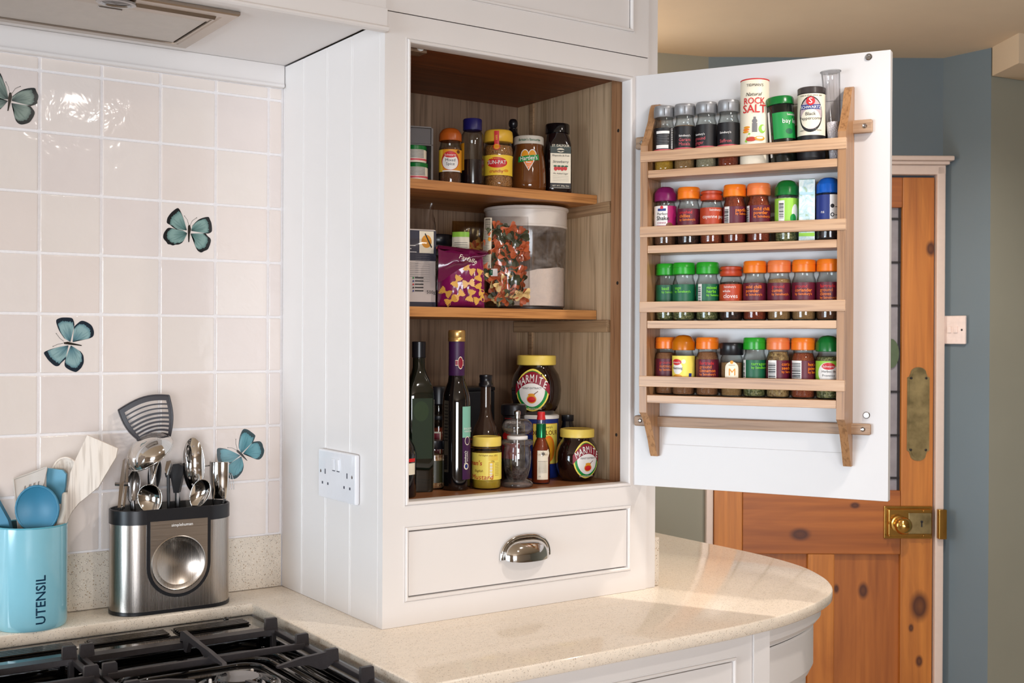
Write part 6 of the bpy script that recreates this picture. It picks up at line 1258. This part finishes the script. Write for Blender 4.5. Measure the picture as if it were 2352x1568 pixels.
# ladle
t = cadroot('soup_ladle', 'polished steel soup ladle tipped on its side in the caddy', 'ladle', -.026)
mb = MB(); lx, lz = q2(357, 1050)
M_ = Matrix.Translation((lx, -.004, lz)) @ Matrix.Rotation(R(-27), 4, 'Y') @ Matrix.Rotation(R(28), 4, 'X')
def lad(u, v, o=0):
    an = 2*PI*u; ph = v*PI/2*.97; r = .0435+o; return M_ @ Vector((r*math.sin(ph)*math.cos(an), r*math.sin(ph)*math.sin(an), r*.80*math.cos(ph)))
mb.grid(lambda u, v: lad(u, max(v, .01)), 36, 14, closeu=True); mb.grid(lambda u, v: lad(u, max(v, .01), -.0012), 36, 14, closeu=True)
mb.tube([lad(k/36, 1, -.0006) for k in range(37)], .0014, 8); mb.build('ladle_bowl', CHROME, t, angle=80)
e_ = lad(.13, .98); MB().tube([tuple(e_), (q2(372, 1075)[0], -.016, q2(372, 1075)[1]), (q2(358, 1130)[0], -.012, q2(358, 1130)[1]), (-.022, -.004, .02)], [.0045, .0030, .0035, .0035], 10, flat=.6).build('handle', CHROME, t, angle=60)
# slotted serving spoon
t = cadroot('slotted_spoon', 'polished steel spoon pierced with round holes, upright in the caddy', 'slotted spoon', .026)
a_, b2_ = 25*K2, 63*K2; hs = [(-.008, .030), (.002, .034), (-.010, .018), (.001, .020), (.010, .022), (-.012, .004), (-.002, .006), (.009, .004), (-.008, -.009), (.003, -.010), (.011, -.008), (-.006, -.022), (.004, -.024), (-.002, -.034)]
cx_, cz_ = q2(435, 1080); bowl('pierced_bowl', CHROME, t, cx_, cz_, a_, b2_, -.010, -.006, -2, rim=.0012, holes=hs)
MB().tube([(cx_+.004, -.004, cz_-b2_+.004), (cx_+.008, 0, .14), (.034, .0, .02)], [.004, .0035, .0035], 10, flat=.5).build('handle', CHROME, t, angle=60)
# spoons leaning forwards
def spoon(px, py, a, b, roll, depth, label, dy, hx, hz, mat=CHROME, y=-.018, yaw=0, grp='serving spoons in the steel caddy'):
    t = cadroot('serving_spoon', label, 'spoon', dy); t['group'] = grp; cx_, cz_ = q2(px, py)
    o, M = bowl('spoon_bowl', mat, t, cx_, cz_, a*K2, b*K2, depth, y, roll, yaw, egg=-.25)
    s_ = M @ Vector((0, .001, -b*K2*.93)); MB().tube([tuple(s_), (s_.x*.7+hx*.3, s_.y+.002, s_.z*.6+hz*.4), (hx, .0, hz)], [.0050, .0032, .0035], 10, flat=.45).build('handle', mat, t, angle=60); return t
spoon(361, 1146, 27, 33, -8, .009, 'wide steel serving spoon hanging over the caddy front', -.030, .010, .04)
spoon(459, 1140, 21, 34, 24, .008, 'narrow steel spoon leaning right at the caddy front', .012, .034, .04)
spoon(318, 1120, 15, 36, 4, .007, 'dark steel spoon at the left inside the caddy', -.034, -.040, .04, CHROME2, .0, 35)
spoon(352, 1100, 14, 40, 6, .007, 'black-backed spoon behind the wide serving spoon', -.004, -.018, .04, BLACKP, .004, 20)
# tongs / flat steel strip at the left, black-handled tool, strainer cup and whisk wires
t = cadroot('steel_tongs', 'upright steel tongs at the left of the caddy', 'tongs', -.046)
for dx in (0, 7): MB().prism(o2([(296+dx, 1170), (289+dx, 1172), (294+dx, 1110), (301+dx, 1060), (306+dx, 1056), (304+dx, 1110)]), lambda u, v, s_: (u, s_, v), -.004+dx*.0006, -.0022+dx*.0006).build('tong_arm', CHROME, t)
MB().lathe([(.0035, -.012), (.0035, .012), (0, .0122)], 12, M=Matrix.Translation((*[q2(298, 1114)[0]], 0, q2(298, 1114)[1])) @ Matrix.Rotation(PI/2, 4, 'Y')).build('pivot', CHROME2, t)
MB().tube([(q2(296, 1165)[0], 0, q2(296, 1165)[1]), (q2(300, 1200)[0], 0, .14), (-.05, 0, .012)], .003, 8).build('handle', CHROME, t)
t = cadroot('black_handled_peeler', 'black plastic handled tool standing behind the spoons', 'utensil', .022)
flat('handle', BLACKP, t, o2([(388, 1078), (402, 1076), (412, 1082), (412, 1098), (402, 1144), (390, 1144), (384, 1110), (372, 1108), (370, 1098), (384, 1096)]), 0, .014); MB().tube([(q2(397, 1143)[0], 0, q2(397, 1143)[1]), (.006, 0, .02)], .005, 8).build('shank', CHROME2, t)
t = cadroot('steel_knife_blade', 'bright narrow steel blade standing beside the black handle', 'utensil', .010)
flat('blade', CHROME, t, o2([(376, 1070), (386, 1068), (388, 1084), (384, 1100), (378, 1104), (372, 1090)]), 0, .0015); MB().tube([(q2(380, 1102)[0], 0, q2(380, 1102)[1]), (-.004, 0, .02)], .003, 8).build('handle', BLACKP, t)
t = cadroot('measuring_scoop', 'shiny curved steel scoop at the right of the caddy', 'scoop', .042)
def scoop(u, v, o=0):
    z = .0+.066*v; an = R(-100+150*u); r = (.020+o)*(1-.25*(1-v)**3); cx_, cz_ = q2(492, 1160); return (cx_+r*math.sin(an)*1.05, -r*math.cos(an)*.8, cz_+z)
mb = MB(); mb.grid(scoop, 20, 12); mb.grid(lambda u, v: scoop(u, v, -.001), 20, 12); mb.tube([scoop(k/20, 1, -.0005) for k in range(21)], .001, 6); mb.build('scoop_bowl', CHROME, t, angle=70)
MB().tube([(q2(455, 1085)[0], 0, q2(455, 1085)[1]), (q2(476, 1081)[0], -.01, q2(476, 1081)[1]), (q2(502, 1080)[0], -.012, q2(502, 1080)[1])], .0014, 8).tube([(q2(478, 1082)[0], -.012, q2(478, 1082)[1]), (q2(480, 1140)[0], -.012, q2(480, 1140)[1]), (.05, 0, .04)], .0018, 8).build('handle', CHROME, t)
t = cadroot('wire_whisk', 'fine wire whisk loops at the right end of the caddy', 'whisk', .050)
for k in range(3):
    cx_, cz_ = q2(503+k*3, 1150); MB().tube([(cx_+.004*math.cos(a)*(1+.3*k), .003*k, cz_+.006+.030*math.sin(a)) for a in [PI*i/14 for i in range(15)]], .0006, 6).build('wire_loop', CHROME2, t, angle=70)
MB().tube([(q2(500, 1152)[0], 0, q2(500, 1152)[1]), (.06, 0, .04)], .003, 8).build('handle', CHROME2, t)
